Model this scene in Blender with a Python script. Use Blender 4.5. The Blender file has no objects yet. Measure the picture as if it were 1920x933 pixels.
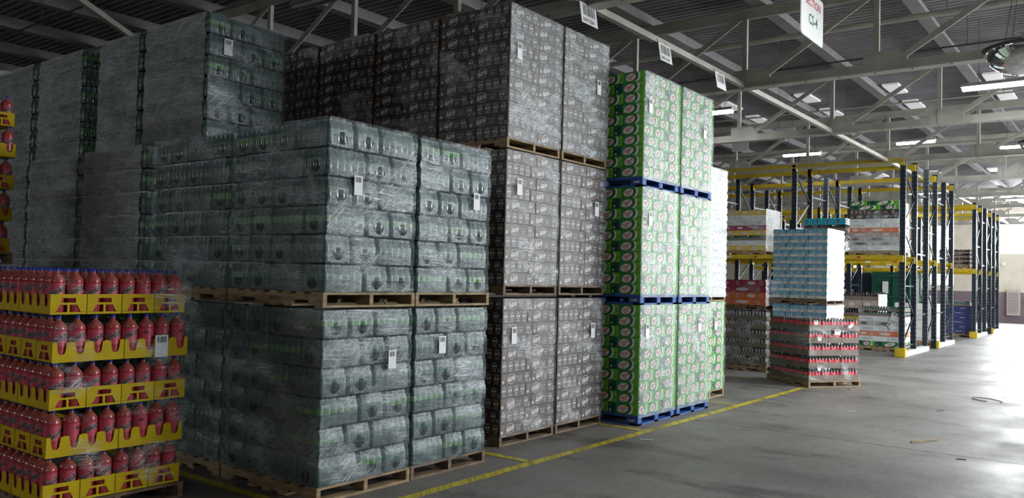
import bpy, bmesh, math, random
from mathutils import Vector, Matrix, noise

S = bpy.context.scene
COL = S.collection
PI = math.pi
R = math.radians

# ------------------------------------------------------------------ camera
yaw, pit, rol, FPX, EYE = R(37.51), R(1.9626), R(1.4655), 1543.0, 1.72
fw = Vector((-math.sin(yaw) * math.cos(pit), math.cos(yaw) * math.cos(pit), math.sin(pit)))
rt = Vector((math.cos(yaw), math.sin(yaw), 0))
up = rt.cross(fw)
rt, up = rt * math.cos(rol) + up * math.sin(rol), -rt * math.sin(rol) + up * math.cos(rol)
cd = bpy.data.cameras.new('camera')
cam = bpy.data.objects.new('camera', cd)
COL.objects.link(cam)
cam.matrix_world = Matrix(((rt.x, up.x, -fw.x, 0), (rt.y, up.y, -fw.y, 0), (rt.z, up.z, -fw.z, EYE), (0, 0, 0, 1)))
cd.sensor_width = 36
cd.lens = FPX / 1920 * 36
cd.clip_start, cd.clip_end = 0.05, 300
S.camera = cam

# ------------------------------------------------------------------ world, light, exposure
S.view_settings.view_transform = 'Standard'
S.view_settings.look = 'None'
S.view_settings.gamma = 1
S.view_settings.use_curve_mapping = False
S.view_settings.exposure = 0.28
S.cycles.max_bounces = 7
S.cycles.diffuse_bounces = 3
S.cycles.glossy_bounces = 3
S.cycles.transmission_bounces = 4
S.cycles.transparent_max_bounces = 14
S.cycles.sample_clamp_indirect = 3.0
S.cycles.caustics_reflective = False
S.cycles.caustics_refractive = False
S.cycles.use_denoising = True
w = bpy.data.worlds.new('world')
S.world = w
w.use_nodes = True
w.node_tree.nodes['Background'].inputs[0].default_value = (.75, .85, 1, 1)
w.node_tree.nodes['Background'].inputs[1].default_value = .8


def area(name, loc, rot, sx, sy, power, col=(1, 1, 1), spread=PI):
    l = bpy.data.lights.new(name, 'AREA')
    l.shape = 'RECTANGLE'
    l.size, l.size_y, l.energy, l.color, l.spread = sx, sy, power, col, spread
    o = bpy.data.objects.new(name, l)
    o.location = loc
    o.rotation_euler = rot
    COL.objects.link(o)
    return o


DAY = (.93, .97, 1.0)
# daylight through the far wall windows; side and back lamps are unseen, added fill
area('fill_wall_right', (8.9, 27, 3.6), (0, R(90), 0), 3.4, 26, 3000, DAY)
area('fill_wall_right', (8.9, 11.6, 3.9), (0, R(90), 0), 2.8, 3, 110, DAY)
area('daylight_wall_far', (-3.2, 49.7, 4.6), (R(-90), 0, 0), 6.0, 2.2, 3600, DAY)
area('fill_wall_back', (4.5, -7.8, 4.2), (R(90), 0, 0), 7.0, 2.0, 60, DAY)
area('fill_wall_back', (-15.5, -7.8, 4.6), (R(90), 0, 0), 9.0, 1.8, 160, DAY)


# ------------------------------------------------------------------ materials
def mat(name, col=(.5, .5, .5), rough=.6, metal=0, spec=.5, noise_amt=0, nscale=8, bump=0, bscale=60, emis=None, es=0, col2=None, stretch=None):
    m = bpy.data.materials.new(name)
    m.use_nodes = True
    n, l = m.node_tree.nodes, m.node_tree.links
    b = n['Principled BSDF']
    b.inputs['Base Color'].default_value = (*col, 1)
    b.inputs['Roughness'].default_value = rough
    b.inputs['Metallic'].default_value = metal
    b.inputs['Specular IOR Level'].default_value = spec
    if noise_amt or col2 or bump:
        tc = n.new('ShaderNodeTexCoord')
        mp = n.new('ShaderNodeMapping')
        l.new(tc.outputs['Object'], mp.inputs[0])
        if stretch:
            mp.inputs['Scale'].default_value = stretch
    if noise_amt or col2:
        t = n.new('ShaderNodeTexNoise')
        t.inputs['Scale'].default_value = nscale
        t.inputs['Detail'].default_value = 5
        l.new(mp.outputs[0], t.inputs[0])
        cr = n.new('ShaderNodeValToRGB')
        c2 = col2 or tuple(max(0, c * (1 - noise_amt)) for c in col)
        c1 = col if col2 else tuple(min(1, c * (1 + noise_amt * .6)) for c in col)
        cr.color_ramp.elements[0].position = .35
        cr.color_ramp.elements[1].position = .65
        cr.color_ramp.elements[0].color = (*c2, 1)
        cr.color_ramp.elements[1].color = (*c1, 1)
        l.new(t.outputs[0], cr.inputs[0])
        l.new(cr.outputs[0], b.inputs['Base Color'])
    if bump:
        t2 = n.new('ShaderNodeTexNoise')
        t2.inputs['Scale'].default_value = bscale
        t2.inputs['Detail'].default_value = 4
        l.new(mp.outputs[0], t2.inputs[0])
        bp = n.new('ShaderNodeBump')
        bp.inputs['Strength'].default_value = bump
        bp.inputs['Distance'].default_value = .01
        l.new(t2.outputs[0], bp.inputs['Height'])
        l.new(bp.outputs[0], b.inputs['Normal'])
    if emis:
        b.inputs['Emission Color'].default_value = (*emis, 1)
        b.inputs['Emission Strength'].default_value = es
    return m


def film_mat(name, lo, hi, scale, col, rough, bump, p0=.42, p1=.66, stretch=(1, 1, 1), bdist=.012, streak=.6, tilt=.35):
    """clear plastic: transparent, with gloss, and light wash and glints painted as streaky haze. u runs along either face, v is up"""
    m = bpy.data.materials.new(name)
    m.use_nodes = True
    n, l = m.node_tree.nodes, m.node_tree.links
    b = n['Principled BSDF']
    out = n['Material Output']
    b.inputs['Base Color'].default_value = (*col, 1)
    b.inputs['Roughness'].default_value = rough
    b.inputs['Specular IOR Level'].default_value = .9
    tr = n.new('ShaderNodeBsdfTransparent')
    tr.inputs[0].default_value = (.97, .98, .98, 1)
    mx = n.new('ShaderNodeMixShader')
    geo = n.new('ShaderNodeNewGeometry')
    sp = n.new('ShaderNodeSeparateXYZ')
    l.new(geo.outputs['Position'], sp.inputs[0])

    def mth(op, a, c=None, d=None):
        x = n.new('ShaderNodeMath')
        x.operation = op
        for i, q in enumerate((a, c, d)):
            if q is None:
                continue
            if isinstance(q, (int, float)):
                x.inputs[i].default_value = q
            else:
                l.new(q, x.inputs[i])
        return x.outputs[0]
    u = mth('ADD', sp.outputs[0], sp.outputs[1])
    v = sp.outputs[2]

    def nz(su, sv, tl, det=4, dist=0.0, off=0.0):
        cb = n.new('ShaderNodeCombineXYZ')
        l.new(mth('MULTIPLY', u, su), cb.inputs[0])
        l.new(mth('MULTIPLY', mth('ADD', v, mth('MULTIPLY', u, tl)), sv), cb.inputs[1])
        cb.inputs[2].default_value = off
        t = n.new('ShaderNodeTexNoise')
        t.inputs['Scale'].default_value = 1
        t.inputs['Detail'].default_value = det
        t.inputs['Roughness'].default_value = .6
        t.inputs['Distortion'].default_value = dist
        l.new(cb.outputs[0], t.inputs[0])
        return t.outputs[0]

    def rng(x, a, c, lo_=0.0, hi_=1.0):
        r = n.new('ShaderNodeMapRange')
        r.inputs['From Min'].default_value = a
        r.inputs['From Max'].default_value = c
        r.inputs['To Min'].default_value = lo_
        r.inputs['To Max'].default_value = hi_
        l.new(x, r.inputs[0])
        return r.outputs[0]
    k = scale / 6
    big = rng(nz(1.3 * k, 2.4 * k, .25, 2.2, .5), p0 - .03, p1 + .08)
    s1 = rng(nz(4 * k, 60 * k, .05, 5, .7, 3), .46, .64)
    s2 = rng(nz(4.5 * k, 42 * k, -tilt * 2.6, 5, .8, 7), .50, .64)
    st = mth('MAXIMUM', s1, s2)
    mod = mth('ADD', mth('MULTIPLY', st, streak), 1 - streak)
    fac = mth('ADD', mth('MULTIPLY', mth('MULTIPLY', big, mod), hi - lo), mth('ADD', mth('MULTIPLY', st, lo * .7), lo * .65))  # painted glints and white light wash thicken the haze
    fac = mth('MINIMUM', fac, 1.0)
    hgt = mth('ADD', mth('MULTIPLY', nz(6 * k, 38 * k, .08, 4, 1.0, 11), .7), mth('MULTIPLY', nz(14 * k, 20 * k, -tilt * 2, 3, 1.5, 17), .5))
    bp = n.new('ShaderNodeBump')
    bp.inputs['Strength'].default_value = bump
    bp.inputs['Distance'].default_value = bdist
    l.new(hgt, bp.inputs['Height'])
    l.new(bp.outputs[0], b.inputs['Normal'])
    l.new(fac, mx.inputs[0])
    l.new(tr.outputs[0], mx.inputs[1])
    l.new(b.outputs[0], mx.inputs[2])
    l.new(mx.outputs[0], out.inputs[0])
    return m


M = dict(
    floor=None,
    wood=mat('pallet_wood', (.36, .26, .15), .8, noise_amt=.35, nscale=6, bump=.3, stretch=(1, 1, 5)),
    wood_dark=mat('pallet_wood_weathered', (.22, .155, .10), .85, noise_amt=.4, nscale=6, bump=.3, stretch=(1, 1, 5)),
    blue_wood=mat('blue_painted_wood', (.025, .10, .34), .65, noise_amt=.35, nscale=9, bump=.2),
    white=mat('white_print', (.85, .85, .85), .5),
    offwhite=mat('grey_white_print', (.62, .63, .64), .5),
    black=mat('black_print', (.012, .012, .014), .5),
    paper=mat('label_paper', (.82, .83, .84), .6, noise_amt=.06),
    brown=mat('brown_carton', (.055, .035, .034), .5, noise_amt=.3, nscale=14),
    brown2=mat('brown_carton_copper', (.20, .125, .075), .5, noise_amt=.5, nscale=20),
    aw_ring=mat('oval_ring_print', (.62, .58, .55), .5),
    aw_red=mat('oval_red_print', (.42, .05, .05), .5),
    lime=mat('lime_carton', (.21, .55, .04), .45, col2=(.13, .42, .03), nscale=5),
    green=mat('green_carton', (.018, .20, .065), .45, noise_amt=.3, nscale=10),
    dgreen=mat('dark_green_carton', (.008, .06, .045), .45),
    cd_red=mat('red_print', (.50, .03, .05), .5),
    cd_gold=mat('gold_print', (.75, .42, .05), .5),
    cd_pink=mat('pale_badge_print', (.80, .72, .68), .5),
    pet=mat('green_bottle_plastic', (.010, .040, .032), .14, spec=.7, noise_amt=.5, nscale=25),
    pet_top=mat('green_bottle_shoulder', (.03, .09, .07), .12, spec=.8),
    cap_g=mat('green_cap', (.06, .17, .11), .3),
    lab_g=mat('green_bottle_label', (.010, .13, .065), .35),
    lab_l=mat('lime_bottle_label', (.09, .40, .04), .35),
    lab_b=mat('bottle_badge_print', (.55, .42, .40), .4),
    pink=mat('pink_soda', (.55, .07, .085), .12, spec=.7, noise_amt=.15, nscale=20),
    pink_clear=mat('pink_bottle_shoulder', (.52, .13, .11), .1, spec=.8),
    pinklab=mat('pink_label', (.72, .10, .16), .35, noise_amt=.1),
    cap_b=mat('blue_cap', (.02, .04, .45), .35),
    tray_y=mat('yellow_tray_plastic', (.70, .50, .002), .6, spec=.25, noise_amt=.1, nscale=6),
    film_b=film_mat('pack_shrink_film', .34, .55, 8, (.21, .30, .31), .2, .4, streak=.3),
    film=film_mat('stretch_film', .10, .85, 7.5, (.52, .59, .63), .2, .85, p0=.50, p1=.62, streak=.74),
    film_c=film_mat('stretch_film_lit', .27, .93, 8, (.56, .61, .62), .2, .85, p0=.52, p1=.63, streak=.78),  # brighter film copy, reflected light put into its colour
    film_g=film_mat('stretch_film_grey', .42, .90, 6, (.50, .52, .54), .22, .9, p0=.40, p1=.64, streak=.55),
    film_a=film_mat('stretch_film_glint', .10, .82, 8, (.66, .68, .70), .2, .8, p0=.52, p1=.62, streak=.85),  # crisp highlights painted in as streaks
    film_s=film_mat('stretch_film_clear', .0, .75, 9, (.66, .70, .74), .2, .8, p0=.55, p1=.64, streak=.97),
    film_t=film_mat('stretch_film_thin', .03, .85, 7, (.66, .70, .74), .2, .8, p0=.54, p1=.62, streak=.7),
    film_w=film_mat('thick_film_daylight_white', .55, .97, 6, (.86, .88, .9), .3, 1.0, p0=.3, p1=.6, streak=.35, bdist=.03),  # thick white film; on aisle sides its white paints daylight
    steel=mat('cream_painted_steel', (.43, .42, .37), .55, noise_amt=.15, nscale=3),
    purlin=mat('purlin_grey_paint', (.21, .20, .205), .6, noise_amt=.15, nscale=3),
    deck=mat('roof_deck_metal', (.30, .28, .305), .6, noise_amt=.2, nscale=2),
    dark_pipe=mat('dark_pipe', (.06, .055, .055), .5),
    rackblue=mat('dark_teal_post_paint', (.008, .018, .028), .45, noise_amt=.3, nscale=5),
    bluegrey=mat('brace_paint', (.06, .09, .12), .4),
    yellow=mat('yellow_beam_paint', (.58, .41, .015), .5, noise_amt=.2, nscale=4),
    cream=mat('cream_wall_paint', (.55, .52, .43), .75, noise_amt=.08, nscale=2, bump=.1, bscale=8),
    mauve=mat('mauve_wall_paint', (.16, .125, .145), .7, noise_amt=.1, nscale=2),
    wallgrey=mat('dark_wall_paint', (.09, .08, .075), .8, noise_amt=.2, nscale=1),
    lamp=mat('fluorescent_tube', (1, 1, 1), .5, emis=(.95, 1, 1), es=14),
    back_glow=mat('back_wall_fill_glow', (1, 1, 1), .3, emis=(.93, .97, 1), es=1.0),  # added glow for the unseen back wall openings
    winlit=mat('lit_window_glass', (1, 1, 1), .3, emis=(.93, .97, 1), es=4.5),
    purlin_glow=mat('purlin_daylight_glow', (.8, .8, .8), .5, emis=(.95, .93, .95), es=.22),  # glow stands in for daylight reflected under the purlins
    metal=mat('lamp_housing_metal', (.6, .6, .6), .4, metal=.3),
    mirror=mat('mirror_acrylic', (.75, .78, .78), .04, metal=1),
    rim=mat('mirror_rim', (.03, .03, .03), .4),
    blue_case=mat('pale_blue_carton', (.20, .50, .72), .5, noise_amt=.15, nscale=12),
    navy=mat('navy_print', (.02, .03, .10), .5),
    red_case=mat('red_bottle_label', (.85, .03, .07), .4, noise_amt=.15, nscale=12),
    tray_br=mat('cardboard_tray', (.24, .19, .155), .75, noise_amt=.15, nscale=8),
    cola=mat('cola_bottle', (.035, .018, .018), .12, spec=.8),
    clearcan=mat('silver_can', (.30, .29, .29), .3, metal=.3, noise_amt=.4, nscale=20),
    orange=mat('orange_carton', (.80, .20, .06), .5, noise_amt=.1),
    tan=mat('pinkish_brown_carton', (.50, .38, .34), .55, noise_amt=.12),
    wcase=mat('white_carton', (.84, .85, .84), .5, noise_amt=.08),
    teal=mat('teal_carton', (.03, .42, .55), .45, noise_amt=.1),
    yel_case=mat('yellow_carton', (.80, .58, .08), .5, noise_amt=.1),
    crim=mat('crimson_carton', (.40, .03, .09), .5, noise_amt=.1),
    bluewrap=mat('blue_wrap', (.055, .06, .19), .3, noise_amt=.4, nscale=10, bump=.8, bscale=14),
    binGreen=mat('green_steel_paint', (.006, .075, .05), .5, noise_amt=.1),
    cabinet=mat('beige_grille', (.42, .38, .34), .6),
)


def floor_material():
    m = bpy.data.materials.new('polished_concrete')
    m.use_nodes = True
    n, l = m.node_tree.nodes, m.node_tree.links
    b = n['Principled BSDF']
    b.inputs['Specular IOR Level'].default_value = .32
    geo = n.new('ShaderNodeNewGeometry')

    def nz(scale, det, st=(1, 1, 1), rough=.6):
        mp = n.new('ShaderNodeMapping')
        mp.inputs['Scale'].default_value = st
        l.new(geo.outputs['Position'], mp.inputs[0])
        t = n.new('ShaderNodeTexNoise')
        t.inputs['Scale'].default_value = scale
        t.inputs['Detail'].default_value = det
        t.inputs['Roughness'].default_value = rough
        l.new(mp.outputs[0], t.inputs[0])
        return t.outputs[0]

    def ramp(src, c0, c1, a, b2):
        cr = n.new('ShaderNodeValToRGB')
        cr.color_ramp.elements[0].position = a
        cr.color_ramp.elements[1].position = b2
        cr.color_ramp.elements[0].color = (*c0, 1)
        cr.color_ramp.elements[1].color = (*c1, 1)
        l.new(src, cr.inputs[0])
        return cr.outputs[0]

    def mul(a, c, f=1.0):
        x = n.new('ShaderNodeMix')
        x.data_type = 'RGBA'
        x.blend_type = 'MULTIPLY'
        x.inputs[0].default_value = f
        l.new(a, x.inputs[6])
        l.new(c, x.inputs[7])
        return x.outputs[2]

    base = ramp(nz(.55, 8, rough=.65), (.175, .163, .155), (.275, .262, .25), .36, .64)
    stain = ramp(nz(.9, 6, (.6, 1.2, 1), .7), (.5, .5, .5), (1, 1, 1), .36, .47)
    scuff = ramp(nz(7, 8, (3, .35, 1), .8), (.66, .66, .66), (1, 1, 1), .36, .50)
    speck = ramp(nz(60, 4, rough=.8), (.75, .75, .75), (1.12, 1.12, 1.1), .38, .6)
    c = mul(mul(mul(base, stain), scuff, .7), speck)
    # expansion joints at y = 9.62, 17.1, ... and a crack
    l.new(c, b.inputs['Base Color'])
    rr = n.new('ShaderNodeMapRange')
    rr.inputs['From Min'].default_value = .35
    rr.inputs['From Max'].default_value = .65
    rr.inputs['To Min'].default_value = .42
    rr.inputs['To Max'].default_value = .65
    l.new(nz(1.3, 7, (1, .6, 1)), rr.inputs[0])
    l.new(rr.outputs[0], b.inputs['Roughness'])
    bp = n.new('ShaderNodeBump')
    bp.inputs['Strength'].default_value = .25
    bp.inputs['Distance'].default_value = .004
    l.new(nz(30, 6, rough=.8), bp.inputs['Height'])
    l.new(bp.outputs[0], b.inputs['Normal'])
    return m


M['floor'] = floor_material()


def worn_paint():
    m = film_mat('worn_yellow_floor_paint', 1.0, 0.0, 7, (.60, .50, .03), .5, .2, p0=.52, p1=.60, stretch=(1, 1, 1))
    return m


M['line'] = worn_paint()


# ------------------------------------------------------------------ mesh helpers
class MB:
    def __init__(s):
        s.v, s.f, s.m, s.sm = [], [], [], []
        s.mats = []

    def mi(s, name):
        if name not in s.mats:
            s.mats.append(name)
        return s.mats.index(name)

    def add(s, vs, fs, m, smooth=False):
        o = len(s.v)
        s.v += [tuple(v) for v in vs]
        k = s.mi(m)
        for f in fs:
            s.f.append(tuple(i + o for i in f))
            s.m.append(k)
            s.sm.append(smooth)
        return s

    def box(s, a, b, m):
        (x0, y0, z0), (x1, y1, z1) = a, b
        vs = [(x0, y0, z0), (x1, y0, z0), (x1, y1, z0), (x0, y1, z0), (x0, y0, z1), (x1, y0, z1), (x1, y1, z1), (x0, y1, z1)]
        return s.add(vs, [(0, 3, 2, 1), (4, 5, 6, 7), (0, 1, 5, 4), (1, 2, 6, 5), (2, 3, 7, 6), (3, 0, 4, 7)], m)

    def cbox(s, a, b, m, c=.008):
        """box with chamfered edges"""
        bm = bmesh.new()
        bmesh.ops.create_cube(bm, size=1)
        for v in bm.verts:
            v.co = Vector((a[0] + (v.co.x + .5) * (b[0] - a[0]), a[1] + (v.co.y + .5) * (b[1] - a[1]), a[2] + (v.co.z + .5) * (b[2] - a[2])))
        bmesh.ops.bevel(bm, geom=bm.edges[:], offset=c, segments=2, affect='EDGES')
        bm.verts.index_update()
        s.add([v.co for v in bm.verts], [[v.index for v in f.verts] for f in bm.faces], m)
        bm.free()
        return s

    def bar(s, p, q, wd, ht, m, upv=(0, 0, 1)):
        p, q = Vector(p), Vector(q)
        d = (q - p).normalized()
        u = Vector(upv)
        sd = d.cross(u)
        if sd.length < 1e-3:
            sd = d.cross(Vector((0, 1, 0)))
        sd.normalize()
        u = sd.cross(d)
        vs = []
        for e in (p, q):
            for a, b in ((-1, -1), (1, -1), (1, 1), (-1, 1)):
                vs.append(e + sd * a * wd / 2 + u * b * ht / 2)
        return s.add(vs, [(0, 1, 2, 3), (7, 6, 5, 4), (0, 4, 5, 1), (1, 5, 6, 2), (2, 6, 7, 3), (3, 7, 4, 0)], m)

    def lathe(s, prof, seg, m, cx=0, cy=0, mfun=None, smooth=True, cap=True):
        vs, o = [], len(s.v)
        for (r, z) in prof:
            for k in range(seg):
                a = 2 * PI * k / seg
                vs.append((cx + r * math.cos(a), cy + r * math.sin(a), z))
        s.v += vs
        for i in range(len(prof) - 1):
            for k in range(seg):
                k2 = (k + 1) % seg
                s.f.append((o + i * seg + k, o + i * seg + k2, o + (i + 1) * seg + k2, o + (i + 1) * seg + k))
                s.m.append(s.mi(mfun(i, k) if mfun else m))
                s.sm.append(smooth)
        if cap:
            s.f.append(tuple(o + k for k in reversed(range(seg))))
            s.m.append(s.mi(mfun(0, 0) if mfun else m))
            s.sm.append(False)
            e = o + (len(prof) - 1) * seg
            s.f.append(tuple(e + k for k in range(seg)))
            s.m.append(s.mi(mfun(len(prof) - 2, 0) if mfun else m))
            s.sm.append(False)
        return s

    def tube(s, pts, r, m, seg=8):
        pts = [Vector(p) for p in pts]
        vs, fs = [], []
        for i, p in enumerate(pts):
            d = (pts[min(i + 1, len(pts) - 1)] - pts[max(i - 1, 0)]).normalized()
            a = d.cross(Vector((0, 0, 1)))
            if a.length < 1e-3:
                a = Vector((1, 0, 0))
            a.normalize()
            b = a.cross(d)
            for k in range(seg):
                t = 2 * PI * k / seg
                vs.append(p + a * r * math.cos(t) + b * r * math.sin(t))
        for i in range(len(pts) - 1):
            for k in range(seg):
                k2 = (k + 1) % seg
                fs.append((i * seg + k, i * seg + k2, (i + 1) * seg + k2, (i + 1) * seg + k))
        return s.add(vs, fs, m, True)

    def build(s, name, parent=None, loc=None):
        me = bpy.data.meshes.new(name)
        me.from_pydata(s.v, [], s.f)
        for k in s.mats:
            me.materials.append(M[k])
        me.polygons.foreach_set('material_index', s.m)
        me.polygons.foreach_set('use_smooth', s.sm)
        me.update()
        return link(name, me, parent, loc)


def link(name, me, parent=None, loc=None, rz=0):
    o = bpy.data.objects.new(name, me)
    COL.objects.link(o)
    if parent:
        o.parent = parent
    if loc is not None:
        o.location = loc
    o.rotation_euler.z = rz
    return o


def tag(o, label, cat, group=None):
    o['label'] = label
    o['category'] = cat
    if group:
        o['group'] = group
    return o


def struct(o):
    o['kind'] = 'structure'
    return o


class Plane:
    """a drawing plane on a face: origin, viewer's right, up; layers lie a hair in front of it"""
    def __init__(s, mb, O, u, v=(0, 0, 1)):
        s.mb, s.O, s.u, s.v = mb, Vector(O), Vector(u), Vector(v)
        s.n = s.u.cross(s.v)

    def P(s, x, y, k):
        return s.O + s.u * x + s.v * y + s.n * (.0007 * k)

    def poly(s, pts, m, k=1):
        s.mb.add([s.P(x, y, k) for x, y in pts], [tuple(range(len(pts)))], m)

    def rect(s, x0, y0, x1, y1, m, k=1):
        s.poly([(x0, y0), (x1, y0), (x1, y1), (x0, y1)], m, k)

    def oval(s, cx, cy, rx, ry, m, k=1, n=20, a=0, clip=None):
        pts = []
        for i in range(n):
            t = 2 * PI * i / n
            x, y = rx * math.cos(t), ry * math.sin(t)
            x, y = cx + x * math.cos(a) - y * math.sin(a), cy + x * math.sin(a) + y * math.cos(a)
            if clip:
                x = min(max(x, clip[0]), clip[2])
                y = min(max(y, clip[1]), clip[3])
            pts.append((x, y))
        s.poly(pts, m, k)

    def ring(s, cx, cy, rx, ry, w, m, k=1, n=20, a=0, a0=0, a1=2 * PI):
        vs, fs = [], []
        for i in range(n + 1):
            t = a0 + (a1 - a0) * i / n
            for q in (1, 0):
                x, y = (rx - w * (1 - q)) * math.cos(t), (ry - w * (1 - q)) * math.sin(t)
                vs.append(s.P(cx + x * math.cos(a) - y * math.sin(a), cy + x * math.sin(a) + y * math.cos(a), k))
        for i in range(n):
            fs.append((2 * i, 2 * i + 2, 2 * i + 3, 2 * i + 1))
        s.mb.add(vs, fs, m)

    def text(s, t, cx, cy, size, m, k=2, shear=0, bold=0, rot=0, sx=1):
        vs, fs, w, h = glyphs(t, bold)
        out = []
        for x, y in vs:
            x, y = (x - w / 2) * size * sx, (y - h / 2) * size
            x += y * shear
            x, y = x * math.cos(rot) - y * math.sin(rot), x * math.sin(rot) + y * math.cos(rot)
            out.append(s.P(cx + x, cy + y, k))
        s.mb.add(out, fs, m)


_G = {}


def glyphs(t, bold=0):
    key = (t, bold)
    if key not in _G:
        c = bpy.data.curves.new('lettering', 'FONT')
        c.body = t
        c.resolution_u = 2
        c.offset = bold
        c.fill_mode = 'FRONT'
        o = bpy.data.objects.new('lettering', c)
        me = o.to_mesh()
        vs = [(v.co.x, v.co.y) for v in me.vertices]
        fs = [tuple(p.vertices) for p in me.polygons]
        # make them face along u x v
        out = []
        for f in fs:
            a = sum(vs[f[i]][0] * vs[f[(i + 1) % len(f)]][1] - vs[f[(i + 1) % len(f)]][0] * vs[f[i]][1] for i in range(len(f)))
            out.append(f if a > 0 else tuple(reversed(f)))
        xs, ys = [v[0] for v in vs], [v[1] for v in vs]
        x0, y0 = min(xs), min(ys)
        vs = [(x - x0, y - y0) for x, y in vs]
        o.to_mesh_clear()
        bpy.data.objects.remove(o)
        bpy.data.curves.remove(c)
        _G[key] = (vs, out, max(xs) - x0, max(ys) - y0)
    return _G[key]


random.seed(4)

# ------------------------------------------------------------------ the building
FAR, BACK, LEFT, RIGHT, ROOF = 50.0, -8.0, -26.0, 9.0, 6.35
mb = MB().box((LEFT - .3, BACK - .3, -.2), (RIGHT + .3, FAR + .3, 0), 'floor')
struct(mb.build('floor'))
mb = MB()
for y in (2.1, 9.62, 17.1, 24.6, 32.1, 39.6):
    mb.box((-26, y - .004, .0004), (9, y + .004, .0012), 'black')
for x in (-.2, 5.3):
    mb.box((x - .004, -8, .0004), (x + .004, 50, .0012), 'black')
struct(mb.build('floor_joint_lines'))
mb = MB()


def rag_line(x0, y0, x1, y1, wd):
    n = max(2, int(math.hypot(x1 - x0, y1 - y0) / .07))
    dx, dy = (x1 - x0), (y1 - y0)
    L = math.hypot(dx, dy)
    px, py = -dy / L, dx / L
    vs, fs = [], []
    for i in range(n + 1):
        t = i / n
        for sgn in (-1, 1):
            o = sgn * wd / 2 + random.uniform(-.007, .007)
            vs.append((x0 + dx * t + px * o, y0 + dy * t + py * o, .003))
        if i:
            fs.append((2 * i - 2, 2 * i - 1, 2 * i + 1, 2 * i))
    mb.add(vs, [tuple(reversed(f)) for f in fs], 'line')


rag_line(-4.50, 1.0, -4.51, 13.98, .105)
for y, xa, xb in ((6.29, -5.5, -4.55), (8.5, -5.5, -4.56), (11.25, -5.6, -4.56), (4.0 - .12, -8, -5.1), (14.6, -8.5, -5.6)):
    rag_line(xa, y, xb, y, .09)
struct(mb.build('floor_marking_lines'))

# walls
struct(MB().box((LEFT - .3, BACK, 0), (LEFT, FAR, ROOF + .2), 'wallgrey').build('wall_left'))


def wall_with_openings(name, axis, c0, c1, lo, hi, holes, lower, upper, zsplit):
    """wall running along axis ('x' or 'y'); holes = [(a0,a1,z0,z1)] on one band"""
    b = MB()
    cuts = sorted(holes)

    def put(a0, a1, z0, z1):
        if a1 - a0 < 1e-4 or z1 - z0 < 1e-4:
            return
        for (za, zb, mm) in ((z0, min(z1, zsplit), lower), (max(z0, zsplit), z1, upper)):
            if zb - za > 1e-4:
                if axis == 'x':
                    b.box((a0, c0, za), (a1, c1, zb), mm)
                else:
                    b.box((c0, a0, za), (c1, a1, zb), mm)
    a = lo
    for (h0, h1, z0, z1) in cuts:
        put(a, h0, 0, ROOF + .2)
        put(h0, h1, 0, z0)
        put(h0, h1, z1, ROOF + .2)
        a = h1
    put(a, hi, 0, ROOF + .2)
    return struct(b.build(name))


far_holes = [(-15.5, -13.2, 2.2, 4.9), (-9.3, -8.15, 1.9, 5.3), (-5.95, -.4, 3.6, 5.75), (1.0, 6.5, 3.6, 5.75)]
wall_with_openings('wall_far', 'x', FAR, FAR + .3, LEFT, RIGHT, far_holes, 'mauve', 'cream', 1.6)
right_holes = [(10.0, 13.2, 2.5, 5.3), (15, 23, 1.9, 5.3), (24.5, 32, 1.9, 5.3), (33.5, 41, 1.9, 5.3), (42, 49, 1.9, 5.3)]  # side windows out of view, added to light the aisle faces
wall_with_openings('wall_right', 'y', RIGHT, RIGHT + .3, BACK, FAR, right_holes, 'mauve', 'cream', 1.6)
back_holes = [(-20, -11, 3.7, 5.5), (1, 8, 3.2, 5.2)]  # back windows out of view, added to light the lane faces
wall_with_openings('wall_back', 'x', BACK - .3, BACK, LEFT, RIGHT, back_holes, 'mauve', 'cream', 1.6)
wn = 0
for ax, c, hs in (('x', FAR + .12, far_holes), ('y', RIGHT + .12, right_holes), ('x', BACK - .15, back_holes)):  # side and back wall glazing is unseen, added as fill
    for (a0, a1, z0, z1) in hs:
        wn += 1
        g = MB()
        fr = MB()
        P = (lambda a, d, z: (a, c + d, z)) if ax == 'x' else (lambda a, d, z: (c + d, a, z))

        def bx(b_, a_, d0, z_, e_, d1, y_, m_):
            p, q = P(a_, d0, z_), P(e_, d1, y_)
            b_.box(tuple(min(p[i], q[i]) for i in range(3)), tuple(max(p[i], q[i]) for i in range(3)), m_)
        bx(g, a0, -.01, z0, a1, .01, z1, 'back_glow' if c < 0 else 'winlit')
        n = max(2, int((a1 - a0) / 1.1))
        for i in range(n + 1):
            x = a0 + (a1 - a0) * i / n
            bx(fr, max(a0, x - .02), -.03, z0, min(a1, x + .02), .03, z1, 'metal')
        for i in range(4):
            z = z0 + (z1 - z0) * i / 3
            bx(fr, a0, -.03, max(z0, z - .02), a1, .03, min(z1, z + .02), 'metal')
        o = struct(g.build('window_%d' % wn))
        fr.build('window_frame', o)

# wall columns on the far wall, brace behind the far window
for i, x in enumerate((-6.2, -12.2)):
    struct(MB().box((x - .16, FAR - .3, 0), (x + .16, FAR, 6.1), 'cream').build('column_far'))

# roof deck: corrugated, ridges running along x
mb = MB()
vs, fs = [], []
prof = [(0, 0), (.035, 0), (.06, .045), (.125, .045)]
y = BACK
k = 0
while y < FAR:
    for dy, dz in prof:
        vs += [(LEFT, y + dy, ROOF + dz), (RIGHT, y + dy, ROOF + dz)]
    y += .15
for i in range(len(vs) // 2 - 1):
    fs.append((2 * i, 2 * i + 1, 2 * i + 3, 2 * i + 2))
mb.add(vs, [tuple(reversed(f)) for f in fs], 'deck')
mb.box((LEFT, BACK, ROOF + .06), (RIGHT, FAR, ROOF + .2), 'deck')
struct(mb.build('ceiling'))
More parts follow.
